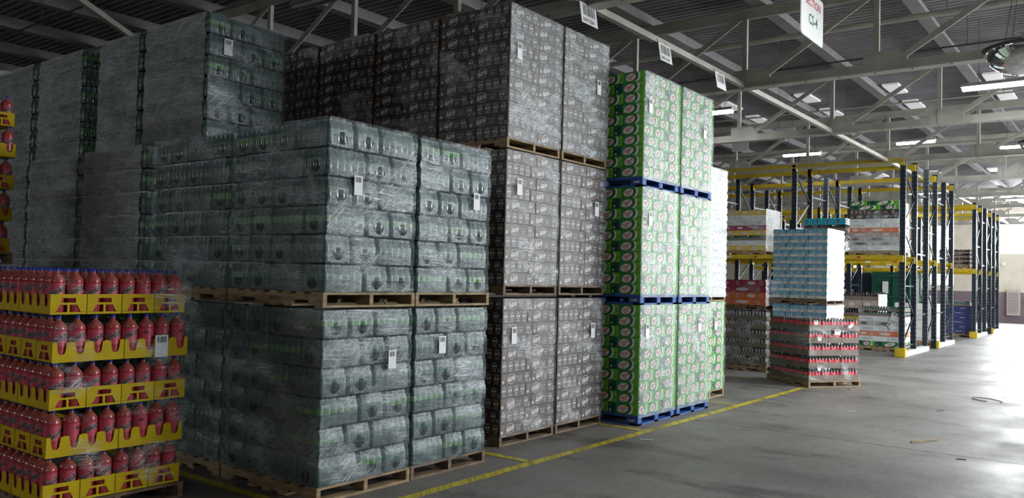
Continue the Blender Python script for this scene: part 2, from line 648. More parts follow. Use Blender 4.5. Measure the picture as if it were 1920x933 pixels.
# purlins
for x in [-24.85 + 2 * i for i in range(17)]:
    b = MB()
    b.box((x - .1, BACK, 6.13), (x + .1, FAR, 6.15), 'purlin')
    b.box((x - .012, BACK, 6.15), (x + .012, FAR, 6.35), 'purlin')
    struct(b.build('ceiling_purlin_beam'))
# glowing strips added for daylight reflected on the purlins down the hall
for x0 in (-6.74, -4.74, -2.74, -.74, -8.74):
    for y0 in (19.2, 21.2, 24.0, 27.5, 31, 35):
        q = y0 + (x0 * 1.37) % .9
        struct(MB().box((x0, q, 6.30), (x0 + .34, q + 1.0, 6.345), 'purlin_glow').build('ceiling_glow_strip'))

ZB, ZT = 4.85, 6.02


def truss(y):
    """cream steel truss across the hall; chords of paired angles, verticals every two metres"""
    root = bpy.data.objects.new('roof_truss', None)
    COL.objects.link(root)
    root.location = (0, y, ZB)
    root['kind'] = 'structure'
    b = MB()
    for s in (-1, 1):
        b.box((LEFT, s * .10 - (.10 if s > 0 else 0), -.015), (RIGHT, s * .10 + (.10 if s < 0 else 0), 0), 'steel')
    b.box((LEFT, -.018, 0), (RIGHT, -.006, .14), 'steel')
    b.box((LEFT, .006, 0), (RIGHT, .018, .14), 'steel')
    x = LEFT + .4
    while x < RIGHT:
        b.lathe([(.012, -.027), (.012, -.015)], 6, 'dark_pipe', x, -.06)
        x += .5
    b.build('bottom_chord', root)
    b = MB()
    b.box((LEFT, -.1, ZT - ZB + .09), (RIGHT, .1, ZT - ZB + .105), 'steel')
    b.box((LEFT, -.02, ZT - ZB - .05), (RIGHT, .02, ZT - ZB + .09), 'steel')
    b.build('top_chord', root)
    x = -25.1
    while x < RIGHT:
        v = MB()
        v.bar((x, 0, .02), (x, 0, ZT - ZB), .075, .06, 'steel')
        v.build('vertical', root)
        v = MB()
        v.bar((x + .12, .03, .06), (x + 1.88, .03, ZT - ZB - .02), .02, .085, 'steel')
        v.build('diagonal', root)
        v = MB()
        v.add([(x - .18, -.022, .0), (x + .42, -.022, .0), (x + .42, -.022, .16), (x + .3, -.022, .3), (x - .18, -.022, .3),
               (x - .18, .022, .0), (x + .42, .022, .0), (x + .42, .022, .16), (x + .3, .022, .3), (x - .18, .022, .3)],
              [(0, 1, 2, 3, 4), (9, 8, 7, 6, 5), (0, 5, 6, 1), (1, 6, 7, 2), (2, 7, 8, 3), (3, 8, 9, 4), (4, 9, 5, 0)], 'steel')
        v.build('gusset_plate', root)
        x += 2.0
    return root


for y in (-6.2, -1.5, 3.2, 7.95, 12.7, 17.4, 22.1, 26.8, 31.5, 36.2, 40.9, 45.6):
    truss(y)
# longitudinal bracing angles (the first carries the location tags)
for x in (-5.1, -15.1, 4.9):
    b = MB()
    b.box((x - .04, BACK, ZB + .0), (x + .04, FAR, ZB + .010), 'steel')
    b.box((x - .006, BACK, ZB + .012), (x + .006, FAR, ZB + .10), 'steel')
    o = struct(b.build('ceiling_brace_beam'))
# sloping cross braces between trusses in the dark corner and the far end
for (p, q) in (((-11.1, 3.2, 4.95), (-8.2, 7.95, 6.0)), ((-15.1, -1.5, 6.0), (-11.1, 3.2, 4.95)), ((-13.1, 7.95, 4.95), (-11.1, 3.2, 6.0))):
    struct(MB().bar(p, q, .08, .08, 'steel').build('ceiling_brace_beam'))
# sprinkler pipes
for i, (y, z, r, m) in enumerate(((10.1, 5.75, .02, 'dark_pipe'), (13.4, 5.8, .045, 'steel'), (6.0, 5.8, .018, 'dark_pipe'), (15.2, 5.75, .016, 'dark_pipe'), (19.6, 5.8, .02, 'steel'), (24.6, 5.6, .05, 'steel'), (1.0, 5.7, .03, 'dark_pipe'))):
    b = MB()
    b.tube([(LEFT, y, z), (RIGHT, y, z)], r, m, 8)
    x = -24
    while x < 8:
        b.tube([(x, y, z), (x, y, 6.34)], .006, 'dark_pipe', 5)
        x += 3.1
    struct(b.build('ceiling_pipe'))


# ------------------------------------------------------------------ ceiling lights
def tube_light(x, y, z, length=1.25, two=True, power=38, label='', on=True):
    r = bpy.data.objects.new('ceiling_light', None)
    COL.objects.link(r)
    r.location = (x, y, z)
    L = length / 2
    MB().add([(-L, -.11, 0), (L, -.11, 0), (L, -.05, .07), (-L, -.05, .07), (-L, .11, 0), (L, .11, 0), (L, .05, .07), (-L, .05, .07)],
             [(0, 1, 2, 3), (7, 6, 5, 4), (3, 2, 6, 7), (0, 3, 7, 4), (1, 5, 6, 2), (0, 4, 5, 1)], 'metal').build('housing', r)
    for yy in (-.05, .05):
        b = MB()
        b.tube([(-L + .02, yy, -.03), (L - .02, yy, -.03)], .022, 'lamp' if on else 'offwhite', 8)
        b.build('tube', r)
    for xx in (-L * .7, L * .7):
        MB().tube([(xx, 0, .07), (xx, 0, 6.35 - z)], .005, 'dark_pipe', 5).build('hanger', r)
    if on:
        a = area('lamp_glow', (x, y, z - .07), (0, 0, 0), length, .2, power, (.95, 1, 1))
        a.parent = None
    tag(r, label, 'ceiling light', 'fluorescent ceiling lights')
    return r


for (x, y, z, L, t) in ((-7.95, 24.2, 5.55, 1.1, 'lit fluorescent ceiling light above the tall yellow beam with bare hall behind'),
                        (-4.75, 23.5, 5.55, .95, 'lit fluorescent ceiling light above the end post of the near rack'),
                        (-1.62, 15.9, 5.18, 1.75, 'large lit fluorescent ceiling light beside the domed mirror'),
                        (-7.35, 16.2, 5.3, 1.2, 'lit fluorescent ceiling light peeking out beside the tall green cartons'),
                        (-2.35, 24.4, 5.4, 1.2, 'lit fluorescent ceiling light at the frame edge below the domed mirror'),
                        (-6.9, 36.2, 5.5, 1.3, 'small lit ceiling light seen between the rack posts'),
                        (-9.4, 33.0, 5.4, 1.3, 'small lit ceiling light seen behind the tall rack beam'),
                        (-3.9, 41.0, 5.6, 1.6, 'distant lit ceiling light before the far windows'),
                        (-1.6, 41.0, 5.6, 1.6, 'distant lit ceiling light nearest the bright far window')):
    tube_light(x, y, z, L, power=14 if x < -4 else 60, label=t)
for (x, y, t) in ((-1.6, 8.0, 'added unseen ceiling light before the domed mirror'), (4.2, 12.5, 'added unseen ceiling light by the side windows'), (1.9, 16.5, 'added unseen ceiling light past the domed mirror'),
                  (4.2, 20.0, 'added unseen ceiling light near second side window'), (1.5, 27.0, 'added unseen ceiling light near far end')):
    tube_light(x, y, 5.4, 1.6, power=60 if y < 9 else 220, label=t)  # extra lamps out of view, added to brighten the loads
tube_light(-8.5, 6.9, 5.3, 1.2, label='unlit ceiling light hanging above the dark bottle loads', on=False)


# ------------------------------------------------------------------ hanging signs
def barcode(pl, x0, y0, x1, y1, m='black', n=20, seed=1, k=1):
    rr = random.Random(seed)
    x = x0
    while x < x1 - .002:
        wd = (x1 - x0) / n * rr.choice((.35, .5, .9, 1.2))
        pl.rect(x, y0, min(x1, x + wd), y1, m, k)
        x += wd + (x1 - x0) / n * rr.choice((.4, .6, .9))


for (y0, code, lab) in ((7.70, 'D05122A', 'white barcode tag nearest the brown cartons, hung from the roof brace'),
                        (9.60, 'D05121A', 'white barcode tag above the first green carton load, hung from the roof brace'),
                        (11.40, '', 'third white barcode tag along the roof brace, partly glaring')):
    b = MB()
    # long side along y, leaning out towards the aisle at the bottom
    tl = Vector((0, 0, 0))
    u = Vector((0, 1, 0))
    v = Vector((-.16, .0, .98)).normalized()
    W_, H_ = .34, .25
    n = u.cross(v)
    O = Vector((.04, 0, -.25))
    vs = [O, O + u * W_, O + u * W_ + v * H_, O + v * H_]
    vs += [p - n * .004 for p in vs]
    b.add(vs, [(0, 1, 2, 3), (7, 6, 5, 4), (0, 4, 5, 1), (1, 5, 6, 2), (2, 6, 7, 3), (3, 7, 4, 0)], 'paper')
    o = b.build('location_tag', None, (-5.04, y0, 4.86))
    b = MB()
    pl = Plane(b, O, u, v)
    barcode(pl, .05, .10, .30, .225, seed=int(y0 * 10))
    if code:
        pl.text(code, .15, .045, .062, 'black', bold=.02)
    b.build('barcode', o)
    MB().tube([(0, .05, -.01), (-.06, .05, .05)], .004, 'dark_pipe', 5).build('tie', o)
    MB().tube([(0, .29, -.01), (-.06, .29, .05)], .004, 'dark_pipe', 5).build('tie', o)
    tag(o, lab, 'sign', 'barcode tags on the roof brace')

b = MB()
Ws, Hs, rc = .80, .56, .05
pts = []
for cx, cy, a0 in ((Ws - rc, rc, -90), (Ws - rc, Hs - rc, 0), (rc, Hs - rc, 90), (rc, rc, 180)):
    for i in range(5):
        a = R(a0 + 90 * i / 4)
        pts.append((cx + rc * math.cos(a), cy + rc * math.sin(a)))
n = len(pts)
vs = [(0, x, y) for x, y in pts] + [(-.012, x, y) for x, y in pts]
b.add(vs, [tuple(range(n)), tuple(range(2 * n - 1, n - 1, -1))] + [(i, i + n, (i + 1) % n + n, (i + 1) % n) for i in range(n)], 'white')
sg = b.build('section_sign', None, (-3.1, 9.36, 4.60))
b = MB()
pl = Plane(b, (0, 0, 0), (0, 1, 0))
pl.text('SECTION', .42, .44, .135, 'cd_red', bold=.015)
pl.text('CS-4', .42, .24, .17, 'green', bold=.015)
b.build('lettering', sg)
for yy in (.1, .7):
    MB().tube([(-.006, yy, .54), (-.006, yy, 1.75)], .006, 'dark_pipe', 5).build('hanger', sg)
tag(sg, 'white hanging section sign with red and green lettering', 'sign')

for (px, py, lab) in ((-8.05, 19.3, 'blank pale hanging sign above the white wrapped column'), (-6.45, 17.9, 'blank pale hanging sign between two roof trusses')):
    o = MB().box((0, -.005, 0), (.42, .005, .22), 'offwhite').build('hanging_sign', None, (px, py, 4.95 if px < -7 else 4.93))
    for xx in (.05, .37):
        MB().tube([(xx, 0, .21), (xx, 0, 1.42)], .004, 'dark_pipe', 5).build('hanger', o)
    tag(o, lab, 'sign')

# domed mirrors


def dome(x, y, z, r, lab):
    root = bpy.data.objects.new('domed_mirror', None)
    COL.objects.link(root)
    root.location = (x, y, z)
    b = MB()
    prof = [(r * math.cos(a) + .0001, -r * .72 * math.sin(a)) for a in [R(90 - 90 * i / 10) for i in range(11)]]
    b.lathe(prof, 32, 'mirror', cap=False)
    b.build('mirror_dome', root)
    b = MB().lathe([(r, -.02), (r + .025, -.02), (r + .025, .015), (r - .02, .03), (.001, .03)], 32, 'rim', cap=False)
    b.build('rim', root)
    for k in range(3):
        a = 2 * PI * k / 3
        MB().tube([(r * .8 * math.cos(a), r * .8 * math.sin(a), .03), (.01 * math.cos(a), .01 * math.sin(a), 6.35 - z)], .005, 'dark_pipe', 5).build('hanger', root)
    tag(root, lab, 'mirror')


dome(-1.19, 12.1, 4.77, .45, 'large domed safety mirror hung from the nearer cream truss')
dome(-1.78, 21.2, 4.98, .40, 'smaller distant domed mirror at the frame edge over the aisle')


# ------------------------------------------------------------------ pallets
def wood_pallet(frame, z, lx, ly, label, m='wood', h=.115, marks=None):
    """stringer pallet; stringers run along x, boards along y"""
    r = bpy.data.objects.new('wood_pallet', None)
    COL.objects.link(r)
    r.location = frame.at(0, 0, z)
    r.rotation_euler.z = frame.rz
    t = .018
    for y in (0, ly / 2 - .019, ly - .038):
        b = MB()
        pr = [(0, t), (-.16, t), (-.175, t + .035), (-.375, t + .035), (-.39, t), (-lx + .39, t), (-lx + .375, t + .035), (-lx + .175, t + .035), (-lx + .16, t), (-lx, t), (-lx, h - t), (0, h - t)]
        n = len(pr)
        vs = [(x, y, zz) for x, zz in pr] + [(x, y + .038, zz) for x, zz in pr]
        # split into convex quads for clean shading
        tops = [(-lx, h - t), (-lx + .16, h - t), (-lx + .175, h - t), (-lx + .375, h - t), (-lx + .39, h - t), (-.39, h - t), (-.375, h - t), (-.175, h - t), (-.16, h - t), (0, h - t)]
        bots = [(-lx, t), (-lx + .16, t), (-lx + .175, t + .035), (-lx + .375, t + .035), (-lx + .39, t), (-.39, t), (-.375, t + .035), (-.175, t + .035), (-.16, t), (0, t)]
        vs, fs = [], []
        for (a, c) in zip(tops, bots):
            vs += [(a[0], y, a[1]), (c[0], y, c[1]), (c[0], y + .038, c[1]), (a[0], y + .038, a[1])]
        for i in range(len(tops) - 1):
            o = 4 * i
            fs += [(o, o + 1, o + 5, o + 4), (o + 1, o + 2, o + 6, o + 5), (o + 2, o + 3, o + 7, o + 6), (o + 3, o, o + 4, o + 7)]
        e = 4 * (len(tops) - 1)
        fs += [(3, 2, 1, 0), (e, e + 1, e + 2, e + 3)]
        b.add(vs, fs, m)
        if marks and y == 0:
            Plane(b, (-lx, 0, 0), (1, 0, 0)).text(marks, lx * .52, h * .5, .05, 'black', k=2)
        b.build('stringer', r)
    b = MB()
    wd = [.14, .09, .09, .09, .09, .09, .14]
    gap = (lx - sum(wd)) / 6
    x = 0
    for q in wd:
        b.box((-x - q, random.uniform(-.003, .003), h - t), (-x, ly + random.uniform(-.003, .003), h), m)
        x += q + gap
    b.build('top_deck', r)
    b = MB()
    for x in (0, lx * .3, lx / 2 - .05, lx * .62, lx - .12):
        b.box((-x - .1, 0, 0), (-x, ly, t), m)
    b.build('bottom_deck', r)
    tag(r, label, 'pallet', 'wooden pallets')
    return r


def blue_pallet(frame, z, lx, ly, label, h=.12):
    r = bpy.data.objects.new('blue_pallet', None)
    COL.objects.link(r)
    r.location = frame.at(0, 0, z)
    r.rotation_euler.z = frame.rz
    b = MB()
    b.box((-lx, 0, h - .03), (0, ly, h), 'blue_wood')
    b.build('top_deck', r)
    for i, x in enumerate((0, lx / 2 - .08, lx - .16)):
        for y in (0, ly / 2 - .05, ly - .10):
            b = MB().cbox((-x - .16, y, .02), (-x, y + .10, h - .03), 'blue_wood', .006)
            if y == 0:
                Plane(b, (-x - .16, 0, .02), (1, 0, 0)).text('CHEP', .08, .035, .034, 'white', bold=.02)
            b.build('block', r)
    b = MB()
    for y in (0, ly / 2 - .05, ly - .1):
        b.box((-lx, y, 0), (0, y + .1, .02), 'blue_wood')
    for x in (0, lx - .1):
        b.box((-x - .1, 0, 0), (-x, ly, .02), 'blue_wood')
    b.build('bottom_deck', r)
    tag(r, label, 'pallet', 'blue pallets')
    return r


class Frame:
    """a load's own frame: origin at its front corner on the aisle side; x towards the camera's right, y away"""
    def __init__(s, x, y, rz=0):
        s.x, s.y, s.rz = x, y, rz

    def at(s, x, y, z):
        c, sn = math.cos(s.rz), math.sin(s.rz)
        return Vector((s.x + x * c - y * sn, s.y + x * sn + y * c, z))


LAYER = ('lowest layer', 'second layer', 'third layer', 'fourth layer', 'fifth layer', 'sixth layer', 'seventh layer', 'eighth layer', 'ninth layer', 'tenth layer', 'eleventh layer', 'twelfth layer')


def film_object(frame, z0, z1, faces, label, m='film', cover=.6, seed=0, off=.018, scallop=None, cell=.028, group='stretch film'):
    """loose stretch film: sheets with real gaps where it has torn or clings unseen"""
    b = MB()
    for (face, a0, a1, cov) in faces:
        nu = max(2, int((a1 - a0) / cell))
        nv = max(2, int((z1 - z0) / cell))
        idx = {}

        def P(i, j):
            u = a0 + (a1 - a0) * i / nu
            z = z0 + (z1 - z0) * j / nv
            q = Vector((u * 2.4 + seed * 7.3, z * 5.5, seed * 1.7 + (3 if face == 'x' else 0)))
            d = off + .007 * noise.noise(q * 2.5) + .004 * noise.noise(q * 7)
            d = max(off * .55, d)
            if scallop:
                t_ = ((z - z0) / scallop) % 1.0
                q_ = min(1.0, max(0.0, (t_ - .70) / .14)) * min(1.0, max(0.0, (1.04 - t_) / .08)) if t_ > .5 else max(0.0, 1 - t_ / .08) * .6
                d -= .014 * q_
            c = b_corner = min((i / nu), 1 - i / nu)
            if face == 'x':
                return (d, u, z)
            return (-u, -d, z)
        for i in range(nu):
            for j in range(nv):
                u = a0 + (a1 - a0) * (i + .5) / nu
                z = z0 + (z1 - z0) * (j + .5) / nv
                q = Vector((u * 1.7 + z * .5 + seed * 5.1, z * 2.6 - u * .3, seed * 3.3 + (9 if face == 'x' else 0)))
                val = .5 + .6 * noise.noise(q) + .28 * noise.noise(q * 3) + .13 * noise.noise(q * 9)
                if val > 1 - cov:
                    ks = []
                    for (ii, jj) in ((i, j), (i + 1, j), (i + 1, j + 1), (i, j + 1)):
                        if (ii, jj) not in idx:
                            idx[(ii, jj)] = len(b.v)
                            b.v.append(P(ii, jj))
                        ks.append(idx[(ii, jj)])
                    if face != 'x':
                        ks = ks[::-1]
                    b.f.append(tuple(ks))
                    b.m.append(b.mi(m))
                    b.sm.append(True)
    if not b.f:
        return None
    o = b.build('stretch_film', None, frame.at(0, 0, 0))
    o.rotation_euler.z = frame.rz
    tag(o, label, 'plastic film', group)
    return o


def paper_label(frame, y, z, label, wd=.075, ht=.135, tilt=0, face='x', off=.027):
    b = MB()
    b.box((-.0005, -wd / 2, -ht / 2), (.0005, wd / 2, ht / 2), 'paper')
    o = b.build('pallet_label', None, frame.at(off, y, z) if face == 'x' else frame.at(y, -off, z))
    o.rotation_euler = (tilt, 0, frame.rz + (0 if face == 'x' else -PI / 2))
    b = MB()
    pl = Plane(b, (.0006, -wd / 2, -ht / 2), (0, 1, 0))
    barcode(pl, wd * .15, ht * .66, wd * .85, ht * .93, n=14, seed=int(z * 100) + int(y * 10))
    for k in range(4):
        pl.rect(wd * .12, ht * (.14 + .1 * k), wd * (.88 - .13 * (k % 3)), ht * (.155 + .1 * k), 'offwhite', 1)
    b.build('barcode', o)
    tag(o, label, 'label', 'paper pallet labels')


# ------------------------------------------------------------------ carton kinds
def art_root_beer(pl, w, h, long):
    if long:
        pl.poly([(0.01, .012), (w * .10, .012), (w * .17, h - .012), (.01, h - .012)], 'brown2')
        pl.rect(.02, .02, .05, .045, 'offwhite', 2)
        cx, cy, rx, ry = w * .33, h * .5, w * .125, h * .44
        pl.oval(cx, cy, rx, ry, 'aw_ring', 1, a=.15)
        pl.oval(cx, cy, rx - .006, ry - .005, 'brown', 2, a=.15)
        pl.ring(cx, cy, rx - .009, ry - .008, .008, 'aw_red', 3, n=10, a=.15, a0=R(110), a1=R(250))
        pl.text('A&W', cx, cy, h * .56, 'white', 4, shear=.25, bold=.03, rot=.12, sx=.78)
        pl.text('ROOT BEER', w * .60, h * .62, h * .15, 'aw_ring', 2, bold=.01)
        pl.rect(w * .53, h * .40, w * .67, h * .44, 'offwhite', 2)
        pl.rect(w * .55, h * .26, w * .65, h * .30, 'offwhite', 2)
        pl.oval(w * .84, h * .56, h * .25, h * .29, 'aw_ring', 1)
        pl.oval(w * .84, h * .56, h * .20, h * .24, 'brown', 2)
        pl.text('A&W', w * .84, h * .56, h * .22, 'white', 3, bold=.03)
        pl.rect(w * .80, h * .12, w * .88, h * .18, 'offwhite', 2)
        pl.rect(w * .925, h * .08, w * .985, h * .34, 'offwhite', 2)
        pl.rect(w * .935, h * .12, w * .975, h * .30, 'brown', 3)
    else:
        n = 4
        for i in range(n):
            cx, cy = w * (i + .5) / n, h * .56
            pl.poly([(cx - w * .11, h * .86), (cx + w * .11, h * .86), (cx + w * .10, h * .98), (cx - w * .10, h * .98)], 'brown2', 1)
            pl.oval(cx, cy, h * .25, h * .30, 'aw_ring', 1, a=.1)
            pl.oval(cx, cy, h * .20, h * .245, 'brown', 2, a=.1)
            pl.text('A&W', cx, cy, h * .24, 'white', 3, shear=.2, bold=.03, sx=.85)
            pl.rect(cx - w * .07, h * .13, cx + w * .07, h * .18, 'offwhite', 2)
            if i:
                pl.rect(w * i / n - .001, h * .05, w * i / n + .001, h * .95, 'brown2', 2)


def art_ginger(pl, w, h, long):
    x0 = w * .26 if long else 0
    if long:
        pl.rect(.004, .004, x0, h - .004, 'dgreen', 1)
        pl.text('24', w * .075, h * .80, h * .15, 'white', 2, bold=.02)
        pl.oval(w * .075, h * .25, h * .10, h * .12, 'offwhite', 2, n=12)
    ew = w - x0
    cx, cy, rx, ry = x0 + ew * .33, h * .5, ew * .31, h * .62
    cl = (x0 + .001, .002, w - .002, h - .002)
    pl.oval(cx + ew * .13, cy + h * .04, rx * 1.12, ry * 1.0, 'white', 1, n=28, clip=cl)
    pl.oval(cx + ew * .04, cy + h * .1, rx * 1.12, ry * 1.08, 'green', 2, n=28, clip=cl)
    pl.rect(x0 + .001, .002, cx, h - .002, 'green', 3)
    pl.oval(cx, cy - h * .03, rx * .80, h * .36, 'cd_pink', 4, n=24, a=.22)
    pl.oval(cx + rx * .42, cy + h * .26, h * .11, h * .11, 'cd_gold', 5, n=8)
    pl.text('CANADA', cx - h * .02, cy + h * .05, h * .27, 'cd_red', 6, shear=.2, bold=.03, rot=.22, sx=.72)
    pl.text('DRY', cx + h * .03, cy - h * .19, h * .25, 'cd_red', 6, shear=.2, bold=.03, rot=.2, sx=.85)
    pl.text('Since 1904', cx, h * .90, h * .09, 'lime', 5, bold=.02)
    if long:
        pl.text('GINGER', w * .89, h * .52, h * .16, 'dgreen', 2, bold=.01, sx=.75)
        pl.text('ALE', w * .89, h * .30, h * .15, 'dgreen', 2, bold=.01)
    else:
        pl.text('24', w * .92, h * .84, h * .14, 'dgreen', 2, bold=.02)
        pl.rect(w * .80, h * .13, w * .96, h * .17, 'green', 2)


def art_blue(pl, w, h, long):
    pl.rect(0, 0, w, h * .40, 'wcase', 1)
    pl.rect(w - .008, h * .40, w - .001, h - .004, 'navy', 1)
    pl.text('PEAK', w * (.55 if long else .4), h * .20, h * .20, 'navy', 2, bold=.03)
    pl.rect(w * .1, h * .18, w * .26, h * .21, 'offwhite', 2)
    if long:
        pl.ring(w * .88, h * .04, h * .20, h * .32, .012, 'navy', 3, n=10, a0=0, a1=PI)
    for i in range(2):
        cx = w * (.28 + .42 * i)
        pl.poly([(cx - .03, h * .5), (cx + .03, h * .5), (cx + .012, h * .76), (cx - .006, h * .82)], 'offwhite', 2)


def art_band(c1, c2):
    def f(pl, w, h, long):
        pl.rect(w * .04, h * .2, w * .62, h * .85, c1, 1)
        pl.oval(w * .33, h * .5, w * .2, h * .28, c2, 2, n=14)
        pl.ring(w * .8, h * .5, h * .3, h * .3, .008, c2, 2, n=12)
        pl.rect(w * .15, h * .44, w * .5, h * .52, 'offwhite', 3)
    return f


ART = {'root': ('brown', art_root_beer), 'ginger': ('lime', art_ginger), 'blue': ('blue_case', art_blue),
       'white': ('wcase', art_band('wcase', 'offwhite')), 'orange': ('orange', art_band('orange', 'cd_pink')),
       'tan': ('tan', art_band('tan', 'offwhite')), 'teal': ('teal', art_band('teal', 'navy')),
       'yellow': ('yel_case', art_band('yel_case', 'offwhite')), 'crimson': ('crim', art_band('crim', 'offwhite')),
       'pack': ('green', art_band('green', 'offwhite')), 'indigo': ('bluewrap', art_band('bluewrap', 'navy')), 'silver': ('offwhite', art_band('tan', 'brown'))}
CASE = {}


def case_mesh(kind, lx, ly, h):
    key = (kind, round(lx, 3), round(ly, 3), round(h, 3))
    if key not in CASE:
        base, art = ART[kind]
        b = MB()
        b.cbox((-lx + .002, .002, 0), (-.002, ly - .002, h - .002), base, .005)
        longx = lx > ly
        art(Plane(b, (-.0018, .004, .001), (0, 1, 0)), ly - .008, h - .004, not longx)
        art(Plane(b, (-lx + .004, .0018, .001), (1, 0, 0)), lx - .008, h - .004, longx)
        o = b.build('carton')
        CASE[key] = o.data
        bpy.data.objects.remove(o)
    return CASE[key]


def tray_mesh(kind, lx, ly, h):
    """cardboard tray of short bottles or cans under film, one mesh: too small in view for parts"""
    key = (kind, round(lx, 3), round(ly, 3), round(h, 3))
    if key not in CASE:
        b = MB()
        t = h * .46
        lab = {'cola': 'red_case', 'cans': 'clearcan', 'lime_pet': 'lab_g', 'dark': 'black', 'purple': 'bluewrap'}[kind]
        body = {'cola': 'cola', 'cans': 'clearcan', 'lime_pet': 'pet', 'dark': 'cola', 'purple': 'bluewrap'}[kind]
        b.box((-lx + .002, .002, 0), (-.002, ly - .002, .008), 'tray_br')
        for (a, c) in (((-lx + .002, .002, .008), (-lx + .008, ly - .002, t)), ((-.008, .002, .008), (-.002, ly - .002, t)),
                       ((-lx + .008, .002, .008), (-.008, .008, t)), ((-lx + .008, ly - .008, .008), (-.008, ly - .002, t))):
            b.box(a, c, 'tray_br')
        nx, ny = max(2, round(lx / .068)), max(2, round(ly / .068))
        for i in range(nx):
            for j in range(ny):
                if i and j:
                    continue
                cx, cy = -(lx - .016) * (i + .5) / nx - .008, (ly - .016) * (j + .5) / ny + .008
                r = .031
                prof = [(r, .009), (r, h * .30), (r, h * .70), (r * .8, h * .82), (r * .42, h * .92), (r * .42, h * .985), (.001, h * .985)]
                b.lathe(prof, 8, body, cx, cy, mfun=lambda a, k: lab if a == 1 else ('white' if a == 4 and kind != 'cans' and False else body), cap=False)
        if kind == 'cola':
            for (pl, w) in ((Plane(b, (.0005, 0, 0), (0, 1, 0)), ly), (Plane(b, (-lx, -.0005, 0), (1, 0, 0)), lx)):
                q = .03
                while q < w - .06:
                    pl.rect(q, h * .52, q + .03, h * .56, 'white', 1)
                    pl.rect(q + .005, h * .60, q + .035, h * .615, 'white', 1)
                    q += .068 * random.choice((1, 2, 2))
        o = b.build('bottle_tray')
        CASE[key] = o.data
        bpy.data.objects.remove(o)
    return CASE[key]


def row_slots(total, sizes):
    out, a = [], 0
    k = total / sum(sizes)
    for s_ in sizes:
        out.append((a, s_ * k))
        a += s_ * k
    return out


def carton_load(frame, z0, kinds, h, lx, ly, ylay, xlay, what, where, left=True, right=True, jitter=.003, depth=(.42, .30), group=None, cname=None, cat=None, gap=.0):
    """perimeter cartons of a load, layer by layer. ylay/xlay: two alternating splits of the aisle face and the lane face.
    every carton is an object of its own; label = what + slot + layer + where"""
    z = z0
    for L, kind in enumerate(kinds):
        wh = what if isinstance(what, str) else what[kind]
        A = ylay[L % 2]
        B = xlay[L % 2]
        ys = row_slots(ly, A)
        xs = row_slots(lx, B)
        items = []
        # corner carton: its width in y is the first split, its width in x the last split of the lane face
        cornx, corny = xs[-1][1], ys[0][1]
        items.append((0, 0, cornx, corny, 'corner'))
        if right:
            nr = len(ys)
            for i, (y, dy) in enumerate(ys[1:], 1):
                dx = depth[0] if dy < (max(s_[1] for s_ in ys) - .02) else depth[1]
                items.append((0, y, min(dx, lx), dy, 'aisle end' if i == nr - 1 else 'aisle middle'))
        if left:
            x = cornx
            nl = len(xs)
            names = ['second inward', 'third inward', 'fourth inward', 'fifth inward']
            for i, (xx, dx) in enumerate(reversed(xs[:-1])):
                dy = depth[0] if dx < (max(s_[1] for s_ in xs) - .02) else depth[1]
                items.append((-x, 0, dx, min(dy, ly), names[i]))
                x += dx
        for (x, y, dx, dy, slot) in items:
            me = tray_mesh(kind, dx, dy, h) if kind in ('cola', 'cans', 'lime_pet', 'dark', 'purple') else case_mesh(kind, dx, dy, h)
            nm_ = cname or {'root': 'root_beer_carton', 'ginger': 'ginger_ale_carton', 'cola': 'red_bottle_tray', 'cans': 'can_tray', 'lime_pet': 'green_bottle_tray', 'dark': 'dark_bottle_tray', 'purple': 'blue_bottle_tray', 'silver': 'grey_carton'}.get(kind, kind + '_carton')
            o = link(nm_, me, None,
                     frame.at(x + random.uniform(-jitter, 0), y + random.uniform(0, jitter * .5), z), frame.rz)
            tag(o, '%s, %s, %s, %s' % (wh, slot, LAYER[L], where), cat or nm_.replace('_', ' '), group or ('cartons on the ' + where))
        z += h
    return z


# ------------------------------------------------------------------ green bottle packs
P_ = .0672
BH = .207


def small_bottle_mesh(lab='lab_g'):
    b = MB()
    r = P_ / 2 - .0028
    prof = [(r * .8, 0), (r, .012), (r, .090), (r * 1.0, .092), (r * 1.0, .138), (r * .98, .141), (r * .9, .150), (r * .7, .163), (r * .42, .178), (r * .40, .186), (r * .46, .187), (r * .46, BH), (.001, BH)]

    def mf(i, k):
        if i == 3:
            return 'lab_b' if k in (4,) and lab == 'lab_l' else lab
        if i >= 9:
            return 'cap_g'
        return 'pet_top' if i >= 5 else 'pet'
    b.lathe(prof, 12, 'pet', mfun=mf, cap=False)
    o = b.build('bottle')
    me = o.data
    bpy.data.objects.remove(o)
    return me


SB = small_bottle_mesh()
SBL = small_bottle_mesh('lab_l')
WRAP = {}


